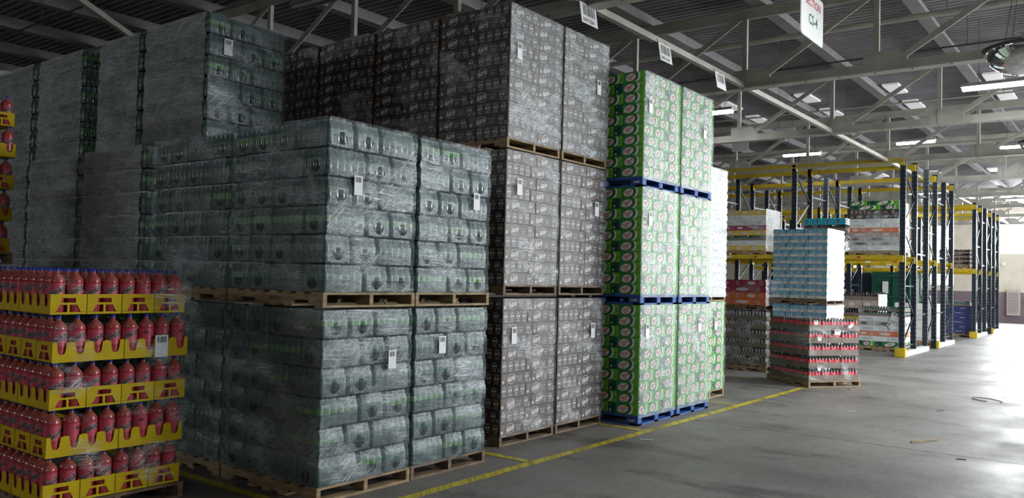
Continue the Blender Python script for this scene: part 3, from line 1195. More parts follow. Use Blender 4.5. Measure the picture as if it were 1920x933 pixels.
def wrap_mesh(nx, ny):
    if (nx, ny) in WRAP:
        return WRAP[(nx, ny)]
    b = MB()
    W, D = nx * P_, ny * P_
    rc = P_ / 2
    # outline counter-clockwise from the front edge; x in [-W,0], y in [0,D]
    out = []
    for (cx, cy, a0) in ((-rc, rc, -90), (-rc, D - rc, 0), (-W + rc, D - rc, 90), (-W + rc, rc, 180)):
        for i in range(5):
            a = R(a0 + 90 * i / 4)
            out.append((cx, cy, math.cos(a), math.sin(a)))
    n = len(out)
    rings = [(rc - .0012, .004), (rc - .0006, .05), (rc - .0006, .10), (rc - .0012, .14), (rc * .72, .172), (rc * .45, .198), (rc * .42, BH + .0015)]
    vs = []
    for (r, z) in rings:
        for (cx, cy, c, s_) in out:
            vs.append((cx + c * r, cy + s_ * r, z))
    holes = []
    # carry hole in the short ends: skip the flat side faces there and put a ring with a hole instead
    fs = []
    # flat side segments are between corner arcs: index 4->5 (x+ side), 9->10 (y+), 14->15 (x-), 19->0 (y-)
    short = (4, 14) if nx > ny else (9, 19)
    for j in range(len(rings) - 1):
        for i in range(n):
            if i in short and j < 3:
                continue
            i2 = (i + 1) % n
            fs.append((j * n + i, j * n + i2, (j + 1) * n + i2, (j + 1) * n + i))
    b.add(vs, fs, 'film_b', True)
    e = (len(rings) - 1) * n
    b.add(vs[e:], [tuple(range(n))], 'film_b')
    for i in short:
        i2 = (i + 1) % n
        A, B = Vector(vs[i]), Vector(vs[i2])
        Cc, Dd = Vector(vs[3 * n + i2]), Vector(vs[3 * n + i])
        u = (B - A)
        w = u.length
        u.normalize()
        hz = .14 - .004
        cx, cy, rx, ry = w / 2, hz * .50, .054, .050
        pts_out, pts_in, pts_rim = [], [], []
        m_ = 24
        for k in range(m_):
            t = 2 * PI * k / m_
            c, s_ = math.cos(t), math.sin(t)
            # ray to the rectangle
            tx = (w / 2) / abs(c) if abs(c) > 1e-6 else 1e9
            ty = ((hz - cy) if s_ > 0 else cy) / abs(s_) if abs(s_) > 1e-6 else 1e9
            q = min(tx, ty)
            pts_out.append((cx + c * q, cy + s_ * q))
            pts_in.append((cx + c * rx, cy + s_ * ry))
            pts_rim.append((cx + c * (rx + .006), cy + s_ * (ry + .006)))
        nn = u.cross(Vector((0, 0, 1)))
        V = lambda p, o=0: A + u * p[0] + Vector((0, 0, p[1])) + nn * o
        vv = [V(p) for p in pts_out] + [V(p) for p in pts_rim] + [V(p, .002) for p in pts_rim] + [V(p, .002) for p in pts_in]
        f1 = [(k, (k + 1) % m_, m_ + (k + 1) % m_, m_ + k) for k in range(m_)]
        f2 = [(2 * m_ + k, 2 * m_ + (k + 1) % m_, 3 * m_ + (k + 1) % m_, 3 * m_ + k) for k in range(m_)]
        b.add(vv, f1, 'film_b')
        b.add(vv, f2, 'film_rim')
    o = b.build('shrink_wrap')
    WRAP[(nx, ny)] = o.data
    bpy.data.objects.remove(o)
    return WRAP[(nx, ny)]


M['film_rim'] = film_mat('pack_hole_rim_film', .4, .6, 9, (.34, .42, .43), .2, .3)


def bottle_pack(frame, x, y, z, nx, ny, label, group, shown=('x', 'y')):
    r = bpy.data.objects.new('bottle_pack', None)
    COL.objects.link(r)
    r.location = frame.at(x, y, z)
    r.rotation_euler.z = frame.rz + random.uniform(-.002, .002)
    sb = SBL if random.random() < .3 else SB
    for i in range(nx):
        for j in range(ny):
            if ('x' in shown and i == 0) or ('y' in shown and j == 0):
                link('bottle', sb, r, (-(i + .5) * P_, (j + .5) * P_, .002), random.uniform(0, 6.28))
    link('shrink_wrap', wrap_mesh(nx, ny), r, (0, 0, 0))
    tag(r, label, 'bottle pack', group)
    return r


def bottle_load(frame, z0, where, layers=6, pitch=.2215, left=True, right=True, nx=18, shown=('x', 'y'), flip=0):
    z = z0
    g = 'green bottle packs'
    for L in range(layers):
        lay = LAYER[L]
        dx = random.uniform(-.006, .002)
        dy = random.uniform(-.001, .005)

        def bp(i, j, a, b_, slot, sh=shown):
            bottle_pack(frame, dx - i * P_, dy + j * P_, z, a, b_, 'green bottle pack, %s, %s, %s' % (slot, lay, where), g, sh)
        if (L + flip) % 2 == 0:
            bp(0, 0, 4, 6, 'at corner')
            if right:
                bp(0, 6, 6, 4, 'aisle middle', ('x',))
                bp(0, 10, 6, 4, 'aisle end', ('x',))
            if left:
                bp(4, 0, 6, 4, 'second inward', ('y',))
                bp(10, 0, 4, 6, 'third inward', ('y',))
                if nx > 14:
                    bp(14, 0, 4, 6, 'fourth inward', ('y',))
        else:
            bp(0, 0, 6, 4, 'at corner')
            if right:
                bp(0, 4, 6, 4, 'aisle middle', ('x',))
                bp(0, 8, 4, 6, 'aisle end', ('x',))
            if left:
                bp(6, 0, 4, 6, 'second inward', ('y',))
                bp(10, 0, 4, 6, 'third inward', ('y',))
                if nx > 14:
                    bp(14, 0, 4, 6, 'fourth inward', ('y',))
        z += pitch
    return z


PW, PD = 18 * P_, 14 * P_      # 1.21 x 0.94
L2Z, L3Z = 1.455, 2.92
# corner column and the one behind it along the aisle
for (fx, fy, nm, lft) in ((-4.86, 4.03, 'corner bottle column', True), (-4.86, 5.02, 'bottle column by brown cartons', False)):
    F = Frame(fx, fy)
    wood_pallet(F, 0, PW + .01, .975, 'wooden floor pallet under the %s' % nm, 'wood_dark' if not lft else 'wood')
    bottle_load(F, .115, 'lower half of %s' % nm, left=lft)
    wood_pallet(F, L2Z, PW + .01, .975, 'wooden pallet halfway up the %s' % nm, marks='MWPV' if lft else None)
    bottle_load(F, L2Z + .115, 'upper half of %s' % nm, left=lft, flip=0)
    faces = [('x', 0, .94, 1.3)] + ([('y', 0, PW, 1.3)] if lft else [])
    film_object(F, .115, 1.44, faces, 'wrinkled clear stretch film round lower %s' % nm, seed=1 + lft, scallop=.2215)
    film_object(F, L2Z + .115, 2.9, faces, 'wrinkled clear stretch film round upper %s' % nm, seed=4 + lft, scallop=.2215)
for (fx, y, z, t) in (
        ((-4.86, 4.03), .29, 2.40, 'paper barcode label on upper corner bottle column'), ((-4.86, 5.02), .73, 2.40, 'paper barcode label on upper bottle column by brown cartons'),
        ((-4.86, 4.03), .71, 1.03, 'paper barcode label on lower corner bottle column'), ((-4.86, 5.02), .32, 1.12, 'paper barcode label on lower bottle column by brown cartons')):
    paper_label(Frame(*fx), y, z, t, .085, .15)

# lane of loads running into the dark, lower level then upper level
HID = []
for i, (x, y, nxx) in enumerate(((-6.13, 4.04, 18), (-7.55, 4.06, 18), (-8.84, 4.06, 18), (-10.16, 4.10, 18))):
    F = Frame(x, y)
    nm = ('second', 'third', 'fourth', 'fifth')[i] + ' bottle column inward'
    wood_pallet(F, 0, PW, .97, 'wooden floor pallet under %s' % nm, 'wood')
    if i == 0:
        bottle_load(F, .115, 'lower half of %s' % nm, right=False)
        film_object(F, .115, 1.44, [('y', 0, PW, 1.3)], 'clear stretch film round lower %s' % nm, seed=9, scallop=.2215)
    else:
        HID.append(F)
    wood_pallet(F, L2Z, PW, .97, 'wooden pallet halfway up %s' % nm)
    bottle_load(F, L2Z + .115, 'upper half of %s' % nm, right=False, nx=18, flip=1)
    film_object(F, L2Z + .115, 2.9, [('y', .05, PW, 1.3)], 'clear stretch film round upper %s' % nm, seed=11 + i, scallop=.2215, m='film_g' if i else 'film')
# the packs low down behind these, hardly seen: one object
b = MB()
for F in HID:
    for L in range(6):
        for (i, a_, b_) in ((0, 6, 4), (6, 4, 6), (10, 4, 6), (14, 4, 6)):
            me = wrap_mesh(a_, b_)
            o_ = F.at(-i * P_, 0, .115 + L * .2215)
            b.add([(v.co.x + o_.x, v.co.y + o_.y, v.co.z + o_.z) for v in me.vertices], [tuple(p.vertices) for p in me.polygons], 'pet')
o = b.build('bottle_packs')
o['kind'] = 'stuff'
tag(o, 'remaining green bottle packs low in the dark lane behind pink bottles', 'bottle packs')
# topmost loads set further back
for i, (x, y, nxx) in enumerate(((-7.56, 4.68, 18), (-8.87, 4.68, 14), (-10.2, 4.68, 18), (-11.53, 4.66, 18))):
    F = Frame(x, y)
    nm = ('topmost bottles by brown cartons', 'second topmost bottles inward', 'third topmost bottles inward', 'fourth topmost bottles inward')[i]
    wood_pallet(F, L3Z, nxx * P_, .97, 'wooden pallet under %s' % nm)
    bottle_load(F, L3Z + .115, nm, nx=nxx, flip=i % 2, right=i == 0)
    film_object(F, L3Z + .115, L3Z + 1.44, [('y', .04, nxx * P_, 1.3)], 'hazy grey stretch film on lane side, %s' % nm, seed=21 + i, m='film_g', scallop=.2215)
    if i == 0:
        film_object(F, L3Z + .115, L3Z + 1.44, [('x', 0, .94, 1.3)], 'clear stretch film on aisle side, %s' % nm, seed=27, scallop=.2215)
paper_label(Frame(-7.56, 4.68), .22, 4.03, 'paper barcode label on topmost bottle load', .10, .17, off=.02)

# ------------------------------------------------------------------ brown root beer cartons
AX, AY0, AY1 = -5.165, 6.60, 7.60
AL = [(.53, .43), (.43, .53)]
for (fy, nm, lft) in ((AY0, 'root beer column by bottles', True), (AY1, 'root beer column by ginger ale', False)):
    F = Frame(AX, fy)
    for lv, (z, lvn, n) in enumerate(((0, 'bottom of', 11), (1.535, 'middle of', 11), (3.05, 'top of', 11))):
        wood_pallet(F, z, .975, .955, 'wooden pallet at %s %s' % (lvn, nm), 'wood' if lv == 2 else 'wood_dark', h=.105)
        carton_load(F, z + .105, ['root'] * n, .127, .96, .955, AL, [(.53, .43), (.43, .53)], 'brown root beer carton', lvn + ' ' + nm, left=lft, group='brown root beer cartons')
        film_object(F, z + .10, z + 1.50, [('x', 0, .955, 1.3)], 'shiny stretch film, %s %s' % (lvn, nm), seed=31 + lv * 3 + lft, m='film_c' if lv == 2 else 'film_a')  # top level takes the film with reflected light in its colour
        if lft and lv == 2:
            film_object(F, z + .10, z + 1.50, [('y', 0, .96, 1.3)], 'thin glinting stretch film on lane side, %s %s' % (lvn, nm), seed=47, m='film_t')
for k, x in enumerate((-6.15, -7.17, -8.19)):
    F = Frame(x, AY0)
    nm = 'top load %s into the lane' % ('one step', 'two steps', 'three steps')[k]
    wood_pallet(F, 3.05, .985, .955, 'wooden pallet under brown cartons, %s' % nm, h=.105)
    carton_load(F, 3.155, ['root'] * 11, .127, .985, .955, AL, [(.53, .43), (.43, .53)], 'brown root beer carton', nm, right=False, group='brown root beer cartons')
    film_object(F, 3.16, 4.55, [('y', 0, .98, 1.3)], 'shiny stretch film round brown cartons, %s' % nm, seed=51 + k, m='film_t')
b = MB()
for x in (-6.17, -7.17, -8.19):
    for z0 in (.105, 1.64):
        b.box((x - .96, AY0 + .02, z0 - .10), (x - .02, AY0 + .94, z0 - .002), 'wood_dark')
        for L in range(11):
            for (xa, w_) in ((0, .42), (.43, .53)):
                b.box((x - xa - w_, AY0 + .002, z0 + L * .127), (x - xa, AY0 + .42, z0 + L * .127 + .124), 'brown')
o = b.build('root_beer_cartons')
o['kind'] = 'stuff'
tag(o, 'remaining brown cartons stacked low behind the bottle columns', 'cartons')
for (y0, y, z, t) in ((AY0, .145, 4.07, 'top root beer column by bottles'), (AY1, .72, 4.0, 'top root beer column by ginger ale'), (AY0, .20, 2.66, 'middle root beer column by bottles'),
                      (AY1, .73, 2.55, 'middle root beer column by ginger ale'), (AY0, .17, 1.12, 'bottom root beer column by bottles'), (AY1, .70, 1.12, 'bottom root beer column by ginger ale')):
    paper_label(Frame(AX, y0), y, z, 'paper barcode label on %s' % t, .085, .17)

# ------------------------------------------------------------------ ginger ale cartons
CX = -4.742
CA = [(.28, .28, .41), (.41, .28, .28)]
CB = [(.41, .41, .41), (.28, .41, .28, .28)]
for (fy, nm, lft) in ((8.70, 'ginger ale column by brown cartons', True), (9.72, 'ginger ale column by white column', False)):
    F = Frame(CX, fy)
    for lv, (z, lvn, h) in enumerate(((0, 'bottom of', .131), (1.43, 'middle of', .1295), (2.845, 'top of', .128))):
        blue_pallet(F, z, 1.2, .955, 'blue block pallet at %s %s' % (lvn, nm))
        carton_load(F, z + .12, ['ginger'] * 10, h, 1.22, .955, CA, [(.41, .40, .41), (.27, .27, .40, .28)], 'green ginger ale carton', lvn + ' ' + nm, left=lft, depth=(.41, .28), group='green ginger ale cartons')
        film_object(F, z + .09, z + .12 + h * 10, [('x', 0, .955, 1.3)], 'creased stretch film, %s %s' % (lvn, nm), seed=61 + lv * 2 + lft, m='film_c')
for (y0, y, z, t) in ((8.70, .13, 3.83, 'top ginger ale column by brown cartons'), (9.72, .66, 3.75, 'top ginger ale column by white column'), (8.70, .18, 2.47, 'middle ginger ale column by brown cartons'),
                      (8.70, .15, 1.12, 'bottom ginger ale column by brown cartons'), (9.72, .60, 1.14, 'bottom ginger ale column by white column')):
    paper_label(Frame(CX, y0), y, z, 'paper barcode label on %s' % t, .085, .17)

# column behind: green cartons below, white film-wrapped cartons above
F = Frame(-5.10, 11.05)
wood_pallet(F, 0, 1.2, 1.0, 'wooden floor pallet under the white topped column')
carton_load(F, .115, ['ginger'] * 10, .132, 1.2, 1.0, CA, [(.41, .40, .41), (.27, .27, .40, .28)], 'green soda carton', 'foot of white topped column', left=False, group='green cartons under white loads')
wood_pallet(F, 1.44, 1.2, 1.0, 'lower middle pallet of the white topped column', h=.08)
carton_load(F, 1.52, ['white'] * 8, .117, 1.2, 1.0, CA, CA, 'white wrapped carton', 'middle of white topped column', left=False, group='white wrapped cartons')
wood_pallet(F, 2.46, 1.2, 1.0, 'upper middle pallet of the white topped column', h=.07)
carton_load(F, 2.53, ['white'] * 8, .113, 1.2, 1.0, CA, CA, 'white wrapped carton', 'top of white topped column', left=False, group='white wrapped cartons')
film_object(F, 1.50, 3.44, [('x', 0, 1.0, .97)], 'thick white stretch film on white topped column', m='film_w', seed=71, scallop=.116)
film_object(F, .12, 1.43, [('x', 0, 1.0, 1.3)], 'thin stretch film on foot of white topped column', seed=72)
paper_label(F, .62, 1.1, 'paper barcode label on foot of white topped column', .09, .18)


# ------------------------------------------------------------------ pink soda bottles in yellow trays
BR = .0535


def big_bottle():
    h = .300
    b = MB()
    r = BR
    prof = [(r * .75, 0), (r, .02), (r * .97, .08), (r * .96, .10), (r * .96, .205), (r, .212), (r * .97, .226), (r * .87, .240), (r * .66, .254), (r * .42, .265), (r * .29, .273), (r * .26, .284), (r * .26, .292)]
    b.lathe(prof, 18, 'pink', mfun=lambda i, k: 'pink_clear' if i >= 6 else 'pink', cap=False)
    body = b.build('bottle_body')
    b = MB().lathe([(.015, .284), (.0155, .286), (.0155, .303), (.013, .305), (.0005, .305)], 12, 'cap_b', cap=False)
    cap = b.build('cap')
    b = MB()
    b.lathe([(r * .99, .102), (r * .99, .203)], 18, 'pinklab', cap=False)
    # lettering bent round the bottle, in white with black over it
    for (bold, m_, rr) in ((.05, 'white', r * .99 + .0008), (.022, 'black', r * .99 + .0018)):
        vs, fs, w, hh = glyphs('Sunkist', bold)
        w0, h0 = glyphs('Sunkist', 0)[2:]
        s_ = .050
        out = []
        for x, y in vs:
            x, y = (x - w / 2) * s_, (y - hh / 2) * s_ * 1.15
            x, y = x * math.cos(.42) - y * math.sin(.42), x * math.sin(.42) + y * math.cos(.42)
            a = x / r
            out.append((rr * math.cos(a), rr * math.sin(a), .160 + y))
        b.add(out, fs, m_)
    # small bar code on the back
    for k in range(5):
        a = PI + .12 * k - .25
        c, s2 = math.cos(a), math.sin(a)
        rr = r + .0005
        b.add([(rr * math.cos(a), rr * math.sin(a), .165), (rr * math.cos(a + .06), rr * math.sin(a + .06), .165), (rr * math.cos(a + .06), rr * math.sin(a + .06), .185), (rr * math.cos(a), rr * math.sin(a), .185)], [(0, 1, 2, 3)], 'navy')
    lab = b.build('label')
    out = [body.data, cap.data, lab.data]
    for o in (body, cap, lab):
        bpy.data.objects.remove(o)
    return out


BBODY, BCAP, BLAB = big_bottle()
TP = .1225   # bottle pitch


def sheet(b, O, u, n, w, outline, holes, t, m):
    pass


def tray_data(longy):
    """yellow tray for 2 x 4 bottles. long sides are toothed with U gaps, ends have a hand hold and a wide low arch"""
    b = MB()
    Lx, Ly = (2 * TP, 4 * TP) if longy else (4 * TP, 2 * TP)
    g = .003
    t = .004
    H = .138

    def wall(O, u, w, long):
        u = Vector(u)
        n = u.cross(Vector((0, 0, 1)))
        O = Vector(O)

        def strip(cols):
            # cols: list of (x, z0, z1) going right; closed slab between successive columns
            for (xa, a0, a1), (xb, b0, b1) in zip(cols, cols[1:]):
                vs = []
                for (x, z) in ((xa, a0), (xb, b0), (xb, b1), (xa, a1)):
                    vs.append(O + u * x + Vector((0, 0, z)))
                vs += [p - n * t for p in vs]
                b.add(vs, [(0, 1, 2, 3), (7, 6, 5, 4), (0, 4, 5, 1), (1, 5, 6, 2), (2, 6, 7, 3), (3, 7, 4, 0)], 'tray_y')
        if long:
            k = 4
            cols = [(0, .0, H), (.028, 0, H)]
            for i in range(k):
                cx = w * (i + .5) / k
                hw = w / k * .27
                cols += [(cx - hw, 0, H * .95), (cx - hw * .72, 0, .066), (cx - hw * .35, 0, .052), (cx + hw * .35, 0, .052), (cx + hw * .72, 0, .066), (cx + hw, 0, H * .95)]
                if i < k - 1:
                    x = w * (i + 1) / k
                    cols += [(x - .002, 0, H), (x + .002, 0, H)]
            cols += [(w - .028, 0, H), (w, 0, H)]
            strip(cols)
        else:
            # upper band with a hand hold
            strip([(0, .018, H), (w * .10, .018, H)])
            strip([(w * .10, .018, H), (w * .16, .018, H), (w * .26, .066, H)])
            a, c = .080, .112
            strip([(w * .26, .066, a), (w * .74, .066, a)])
            strip([(w * .26, c, H), (w * .74, c, H)])
            strip([(w * .26, a, c), (w * .30, a, c)])
            strip([(w * .70, a, c), (w * .74, a, c)])
            strip([(w * .74, .066, H), (w * .84, .018, H), (w * .90, .018, H), (w, .018, H)])
            strip([(0, 0, .016), (w, 0, .016)])
            strip([(w * .47, .016, .066), (w * .53, .016, .066)])
    wall((-g, g, 0), (0, 1, 0), Ly - 2 * g, longy)
    wall((-Lx + g, g, 0), (1, 0, 0), Lx - 2 * g, not longy)
    wall((-Lx + g, Ly - g, 0), (0, -1, 0), Ly - 2 * g, longy)
    wall((-g, Ly - g, 0), (-1, 0, 0), Lx - 2 * g, not longy)
    b.box((-Lx + g, g, 0), (-g, Ly - g, .006), 'tray_y')
    o = b.build('bottle_tray')
    me = o.data
    bpy.data.objects.remove(o)
    return me


TRAY = {True: tray_data(True), False: tray_data(False)}
CNT = 0


def big_bottle_at(p, rz, label):
    r = link('soda_bottle', BBODY, None, p, rz)
    link('cap', BCAP, r)
    link('label', BLAB, r)
    tag(r, label, 'bottle', 'pink soda bottles')
    return r


ORD = ('first', 'second', 'third', 'fourth', 'fifth', 'sixth', 'seventh', 'eighth', 'ninth', 'tenth')


def sunkist_load(F, z0, where, top_full=True, left=True, tl=.0):
    z = z0
    for L in range(5):
        long = L % 2 == 1     # even layers show tray ends on the aisle face
        off = (-.02, 0, .015, 0.03, -.03)[L]
        G = Frame(*F.at(off, 0, 0)[:2], F.rz)
        N = 8
        if long:
            spots = [(i * 2, j * 4, True) for i in range(4) for j in range(2)]
        else:
            spots = [(i * 4, j * 2, False) for i in range(2) for j in range(4)]
        kk = 0
        for (i, j, ly_) in spots:
            edge = i == 0 or (left and j == 0)
            if not edge and not (top_full and L == 4):
                continue
            o = link('bottle_tray', TRAY[ly_], None, G.at(-i * TP, j * TP, z), G.rz)
            kk += 1
            tag(o, 'yellow plastic bottle tray, %s along, %s, %s' % (ORD[kk - 1], LAYER[L], where), 'tray', 'yellow bottle trays')
        for i in range(N):
            for j in range(N):
                if i == 0 or (left and j == 0) or (top_full and L == 4):
                    # most bottles show the lettering to the aisle, turned a little
                    face = random.choice((0, 0, 0, 0, PI)) + random.uniform(-.6, .6)
                    if j == 0 and i > 0:
                        face -= PI / 2
                    lab = 'pink soda bottle, blue cap, row %s inward, %s along, %s, %s' % (ORD[i], ORD[j], LAYER[L].split()[0], where)
                    big_bottle_at(G.at(-(i + .5) * TP, (j + .5) * TP, z + .007), G.rz + face, lab)
        z += .318
    return z


F = Frame(-5.77, 2.50)
wood_pallet(F, 0, 1.02, 1.0, 'wooden floor pallet under the pink bottles', 'wood_dark')
sunkist_load(F, .118, 'near pink load')
film_object(F, .15, 1.66, [('x', 0, .98, 1.3)], 'thin stretch film round the near pink bottles', seed=81, off=.05, m='film_s')
paper_label(F, .76, 1.15, 'white barcode label on the near pink bottle load', .10, .16, off=.045)
# a second, taller stack of the same further into the lane; only its end shows
F = Frame(-9.05, 2.52)
wood_pallet(F, 0, 1.0, 1.0, 'floor pallet of the tall pink bottle stack')
sunkist_load(F, .118, 'foot of tall stack', top_full=False, left=False)
wood_pallet(F, 1.72, 1.0, 1.0, 'middle pallet of the tall pink bottle stack')
sunkist_load(F, 1.838, 'head of tall stack', top_full=False, left=False)

# ------------------------------------------------------------------ red bottle trays, turned on the floor
F = Frame(-4.44, 14.02, R(-34.5))
wood_pallet(F, 0, 1.16, 1.06, 'wooden pallet under the red labelled bottle trays', 'wood', h=.105)
T2 = [(.27, .39, .39), (.41, .27, .37)]
carton_load(Frame(*F.at(-.03, .02, 0)[:2], F.rz), .105, ['cola'] * 5, .212, 1.10, 1.02, T2, [(.39, .39, .32), (.32, .39, .39)], 'red labelled bottle tray', 'turned red pallet', group='red bottle trays', cat='bottle tray')
film_object(Frame(*F.at(-.03, .02, 0)[:2], F.rz), .12, 1.16, [('x', 0, 1.02, 1.3), ('y', 0, 1.1, 1.3)], 'clear film round the red bottle trays', seed=91, m='film_t')
for (y, z, t) in ((.12, 1.09, 'uppermost'), (.55, .93, 'larger middle'), (.19, .83, 'small second layer'), (.19, .33, 'small low')):
    paper_label(F, y, z, 'white paper label, %s, on red bottle trays' % t, .12 if 'larger' in t else .07, .07 if 'upper' in t else .09)
paper_label(F, .82, 1.04, 'torn loose paper scrap stuck on red bottle trays', .10, .06, tilt=.6)

# pale blue cartons behind the red pallet, on two levels
F = Frame(-4.74, 15.95)
wood_pallet(F, 0, 1.05, 1.1, 'floor pallet under the pale blue cartons', 'wood_dark')
BL = [(.35, .35, .35), (.26, .35, .44)]
carton_load(F, .115, ['blue'] * 9, .135, 1.03, 1.1, [(.36, .36, .36), (.3, .4, .4)], BL, 'pale blue and white carton', 'lower pale blue load', group='pale blue cartons', depth=(.4, .3))
wood_pallet(F, 1.345, 1.05, 1.1, 'dark pallet between the pale blue carton loads', 'wood_dark')
carton_load(F, 1.46, ['blue'] * 10, .133, 1.03, 1.1, [(.36, .36, .36), (.3, .4, .4)], BL, 'pale blue and white carton', 'upper pale blue load', group='pale blue cartons', depth=(.4, .3))
film_object(F, 1.42, 2.80, [('x', -.01, 1.1, .99)], 'stretch film coloured daylight white on aisle side of upper blue cartons', m='film_w', seed=95, scallop=.133)
film_object(F, .6, 1.34, [('x', -.01, 1.1, .99)], 'stretch film coloured daylight white on aisle side of lower blue cartons', m='film_w', seed=96, scallop=.135)

# grey can trays with orange cartons on top, behind the green column
F = Frame(-5.80, 15.75)
wood_pallet(F, 0, 1.25, 1.0, 'floor pallet under the grey can trays', 'wood')
carton_load(F, .115, ['cans'] * 6, .178, 1.2, 1.0, T2, [(.4, .4, .4), (.27, .4, .27, .26)], 'film wrapped grey can tray', 'grey can load', group='grey can trays', cat='can tray')
film_object(F, .13, 1.17, [('x', 0, 1.0, 1.3), ('y', 0, 1.2, 1.3)], 'shiny wrap round the grey can trays', seed=97, m='film_t')
F2 = Frame(-5.86, 15.8)
wood_pallet(F2, 1.20, 1.15, 1.0, 'pallet under the orange and crimson cartons', 'wood_dark', h=.09)
carton_load(F2, 1.29, ['orange', 'orange', 'crimson', 'crimson'], .125, 1.12, .95, CA, [(.42, .7), (.7, .42)], {'orange': 'orange soda carton', 'crimson': 'crimson soda carton'}, 'load on grey can trays', group='cartons on the grey cans')
film_object(F2, 1.28, 1.80, [('x', -.01, .95, 1.3)], 'aisle side wrap coloured daylight white round the orange and crimson cartons', m='film_w', seed=98, scallop=.13)
film_object(F2, 1.28, 1.80, [('y', 0, 1.12, 1.3)], 'clear front white wrap round the orange and crimson cartons', m='film_t', seed=198)


# ------------------------------------------------------------------ pallet racks
def rack(name, ys, xs, ztop, beams, label, bases):
    root = bpy.data.objects.new('pallet_rack', None)
    COL.objects.link(root)
    root.location = (xs[0], ys[0], 0)
    ox, oy = xs[0], ys[0]
    pm = None
    for x in xs:
        for y in ys:
            if pm is None:
                b = MB()
                b.box((-.065, -.04, 0), (-.058, .04, ztop), 'rackblue')
                b.box((.058, -.04, 0), (.065, .04, ztop), 'rackblue')
                b.box((-.058, -.04, 0), (.058, -.034, ztop), 'rackblue')
                b.box((-.08, -.07, 0), (.08, .07, .01), 'rackblue')
                z = .25
                while z < ztop - .1:
                    for xx in (-.04, .04):
                        b.box((xx - .004, -.0412, z), (xx + .004, -.0402, z + .014), 'offwhite')  # pale marks paint the light passing through the post slots
                    b.box((.0652, -.012, z), (.0662, .008, z + .03), 'offwhite')
                    z += .11
                o = b.build('upright_post', root, (x - ox, y - oy, 0))
                pm = o.data
            else:
                link('upright_post', pm, root, (x - ox, y - oy, 0))
        for a, c in zip(ys[::2], ys[1::2]):
            b = MB()
            z = .25
            while z < ztop - 1.3:
                b.bar((0, a - oy, z), (0, c - oy, z), .03, .035, 'rackblue')
                b.bar((0, a - oy, z), (0, c - oy, z + .75), .03, .035, 'rackblue')
                z += 1.5
                b.bar((0, c - oy, z - .75), (0, a - oy, z), .03, .035, 'rackblue')
            b.build('frame_brace', root, (x - ox, 0, 0))
        for c, a in zip(ys[1::2], ys[2::2]):
            b = MB()
            for z in (1.0, 2.6, 4.2):
                b.bar((0, c - oy, z), (0, a - oy, z), .03, .04, 'bluegrey')
            b.build('row_spacer', root, (x - ox, 0, 0))
    for x0, x1 in zip(xs, xs[1:]):
        for zb in beams:
            for y in (ys[0], ys[1], ys[3], ys[5]):
                b = MB()
                b.cbox((x1 - ox + .07, -.09, zb - .06), (x0 - ox - .07, -.045, zb + .05), 'yellow', .006)
                for xx in (x1 - ox - .04, x0 - ox - .07):
                    b.box((xx, -.095, zb - .12), (xx + .11, -.043, zb + .05), 'yellow')
                if zb < 4:
                    Plane(b, (x1 - ox + .04, -.0905, zb - .06), (1, 0, 0)).rect(.8, .03, .95, .075, 'white', 1)
                    Plane(b, (x1 - ox + .04, -.0905, zb - .06), (1, 0, 0)).rect(1.6, .03, 1.68, .085, 'cd_red', 1)
                b.build('load_beam', root, (0, y - oy, 0))
    for (a, c) in bases:
        b = MB().cbox((-.09, a - oy, 0), (.10, c - oy, .13), 'offwhite', .01)
        b.build('floor_rail', root)
        b = MB()
        b.cbox((-.12, a - oy - .20, 0), (.13, a - oy - .04, .22), 'yellow', .015)
        b.build('post_guard', root)
    b = MB()
    pl = Plane(b, (-.05, -.038, 1.25), (1, 0, 0))
    pl.rect(.02, 0, .08, .42, 'paper', 1)
    for k in range(3):
        for q in range(7):
            pl.rect(.028, .02 + k * .14 + q * .015, .072, .027 + k * .14 + q * .015, 'black', 2)
    b.build('aisle_label', root)
    tag(root, label, 'pallet rack', 'pallet racks')
    return root


rack('a', (22.15, 23.45, 24.9, 26.1, 27.4, 28.65), (-4.75, -7.45, -10.15, -12.85), 4.98, (2.46, 4.88), 'near dark teal pallet rack with yellow beams, behind pale blue cartons', ((22.1, 24.95), (26.3, 28.8)))
rack('b', (33.1, 34.4, 35.5, 36.8, 37.8, 38.9), (-4.75, -7.45, -10.15, -12.85), 4.78, (2.38, 4.66), 'far dark teal pallet rack before the cream wall', ((33.1, 35.6), (37.0, 39.0)))

# loads standing on the near rack
RZ = 2.51
F = Frame(-4.84, 22.08)
wood_pallet(F, RZ, 1.18, 1.1, 'pallet under the green and brown load on near rack', 'wood', h=.12)
carton_load(F, RZ + .12, ['white', 'silver', 'silver', 'tan', 'orange', 'white', 'white', 'root', 'root', 'ginger', 'ginger'], .115, 1.16, 1.1, [(.4, .4, .3), (.3, .4, .4)], [(.42, .74), (.74, .42)],
            {'white': 'white soda carton', 'silver': 'greyish carton', 'tan': 'tan carton', 'orange': 'orange soda carton', 'root': 'brown root beer carton', 'ginger': 'green ginger ale carton'}, 'mixed load at rack end', group='cartons on the rack end load')
film_object(F, RZ + .1, 3.88, [('x', -.01, 1.1, .98)], 'wrap coloured daylight white on aisle side of the mixed rack end load', m='film_w', seed=101)
film_object(F, RZ + .1, 3.6, [('y', 0, 1.16, 1.3)], 'clear wrap on front of the mixed rack end load', seed=102, m='film_t')
F = Frame(-6.12, 22.12)
wood_pallet(F, RZ, 1.1, 1.1, 'pallet under the teal carton load on near rack', 'wood', h=.12)
carton_load(F, RZ + .12, ['dark', 'dark', 'dark', 'dark', 'teal'], .17, 1.08, 1.1, [(.4, .4, .3), (.3, .4, .4)], [(.27, .27, .27, .27), (.4, .27, .4)],
            {'dark': 'dark bottle tray', 'teal': 'teal blue carton'}, 'teal topped rack load', group='teal topped rack load')
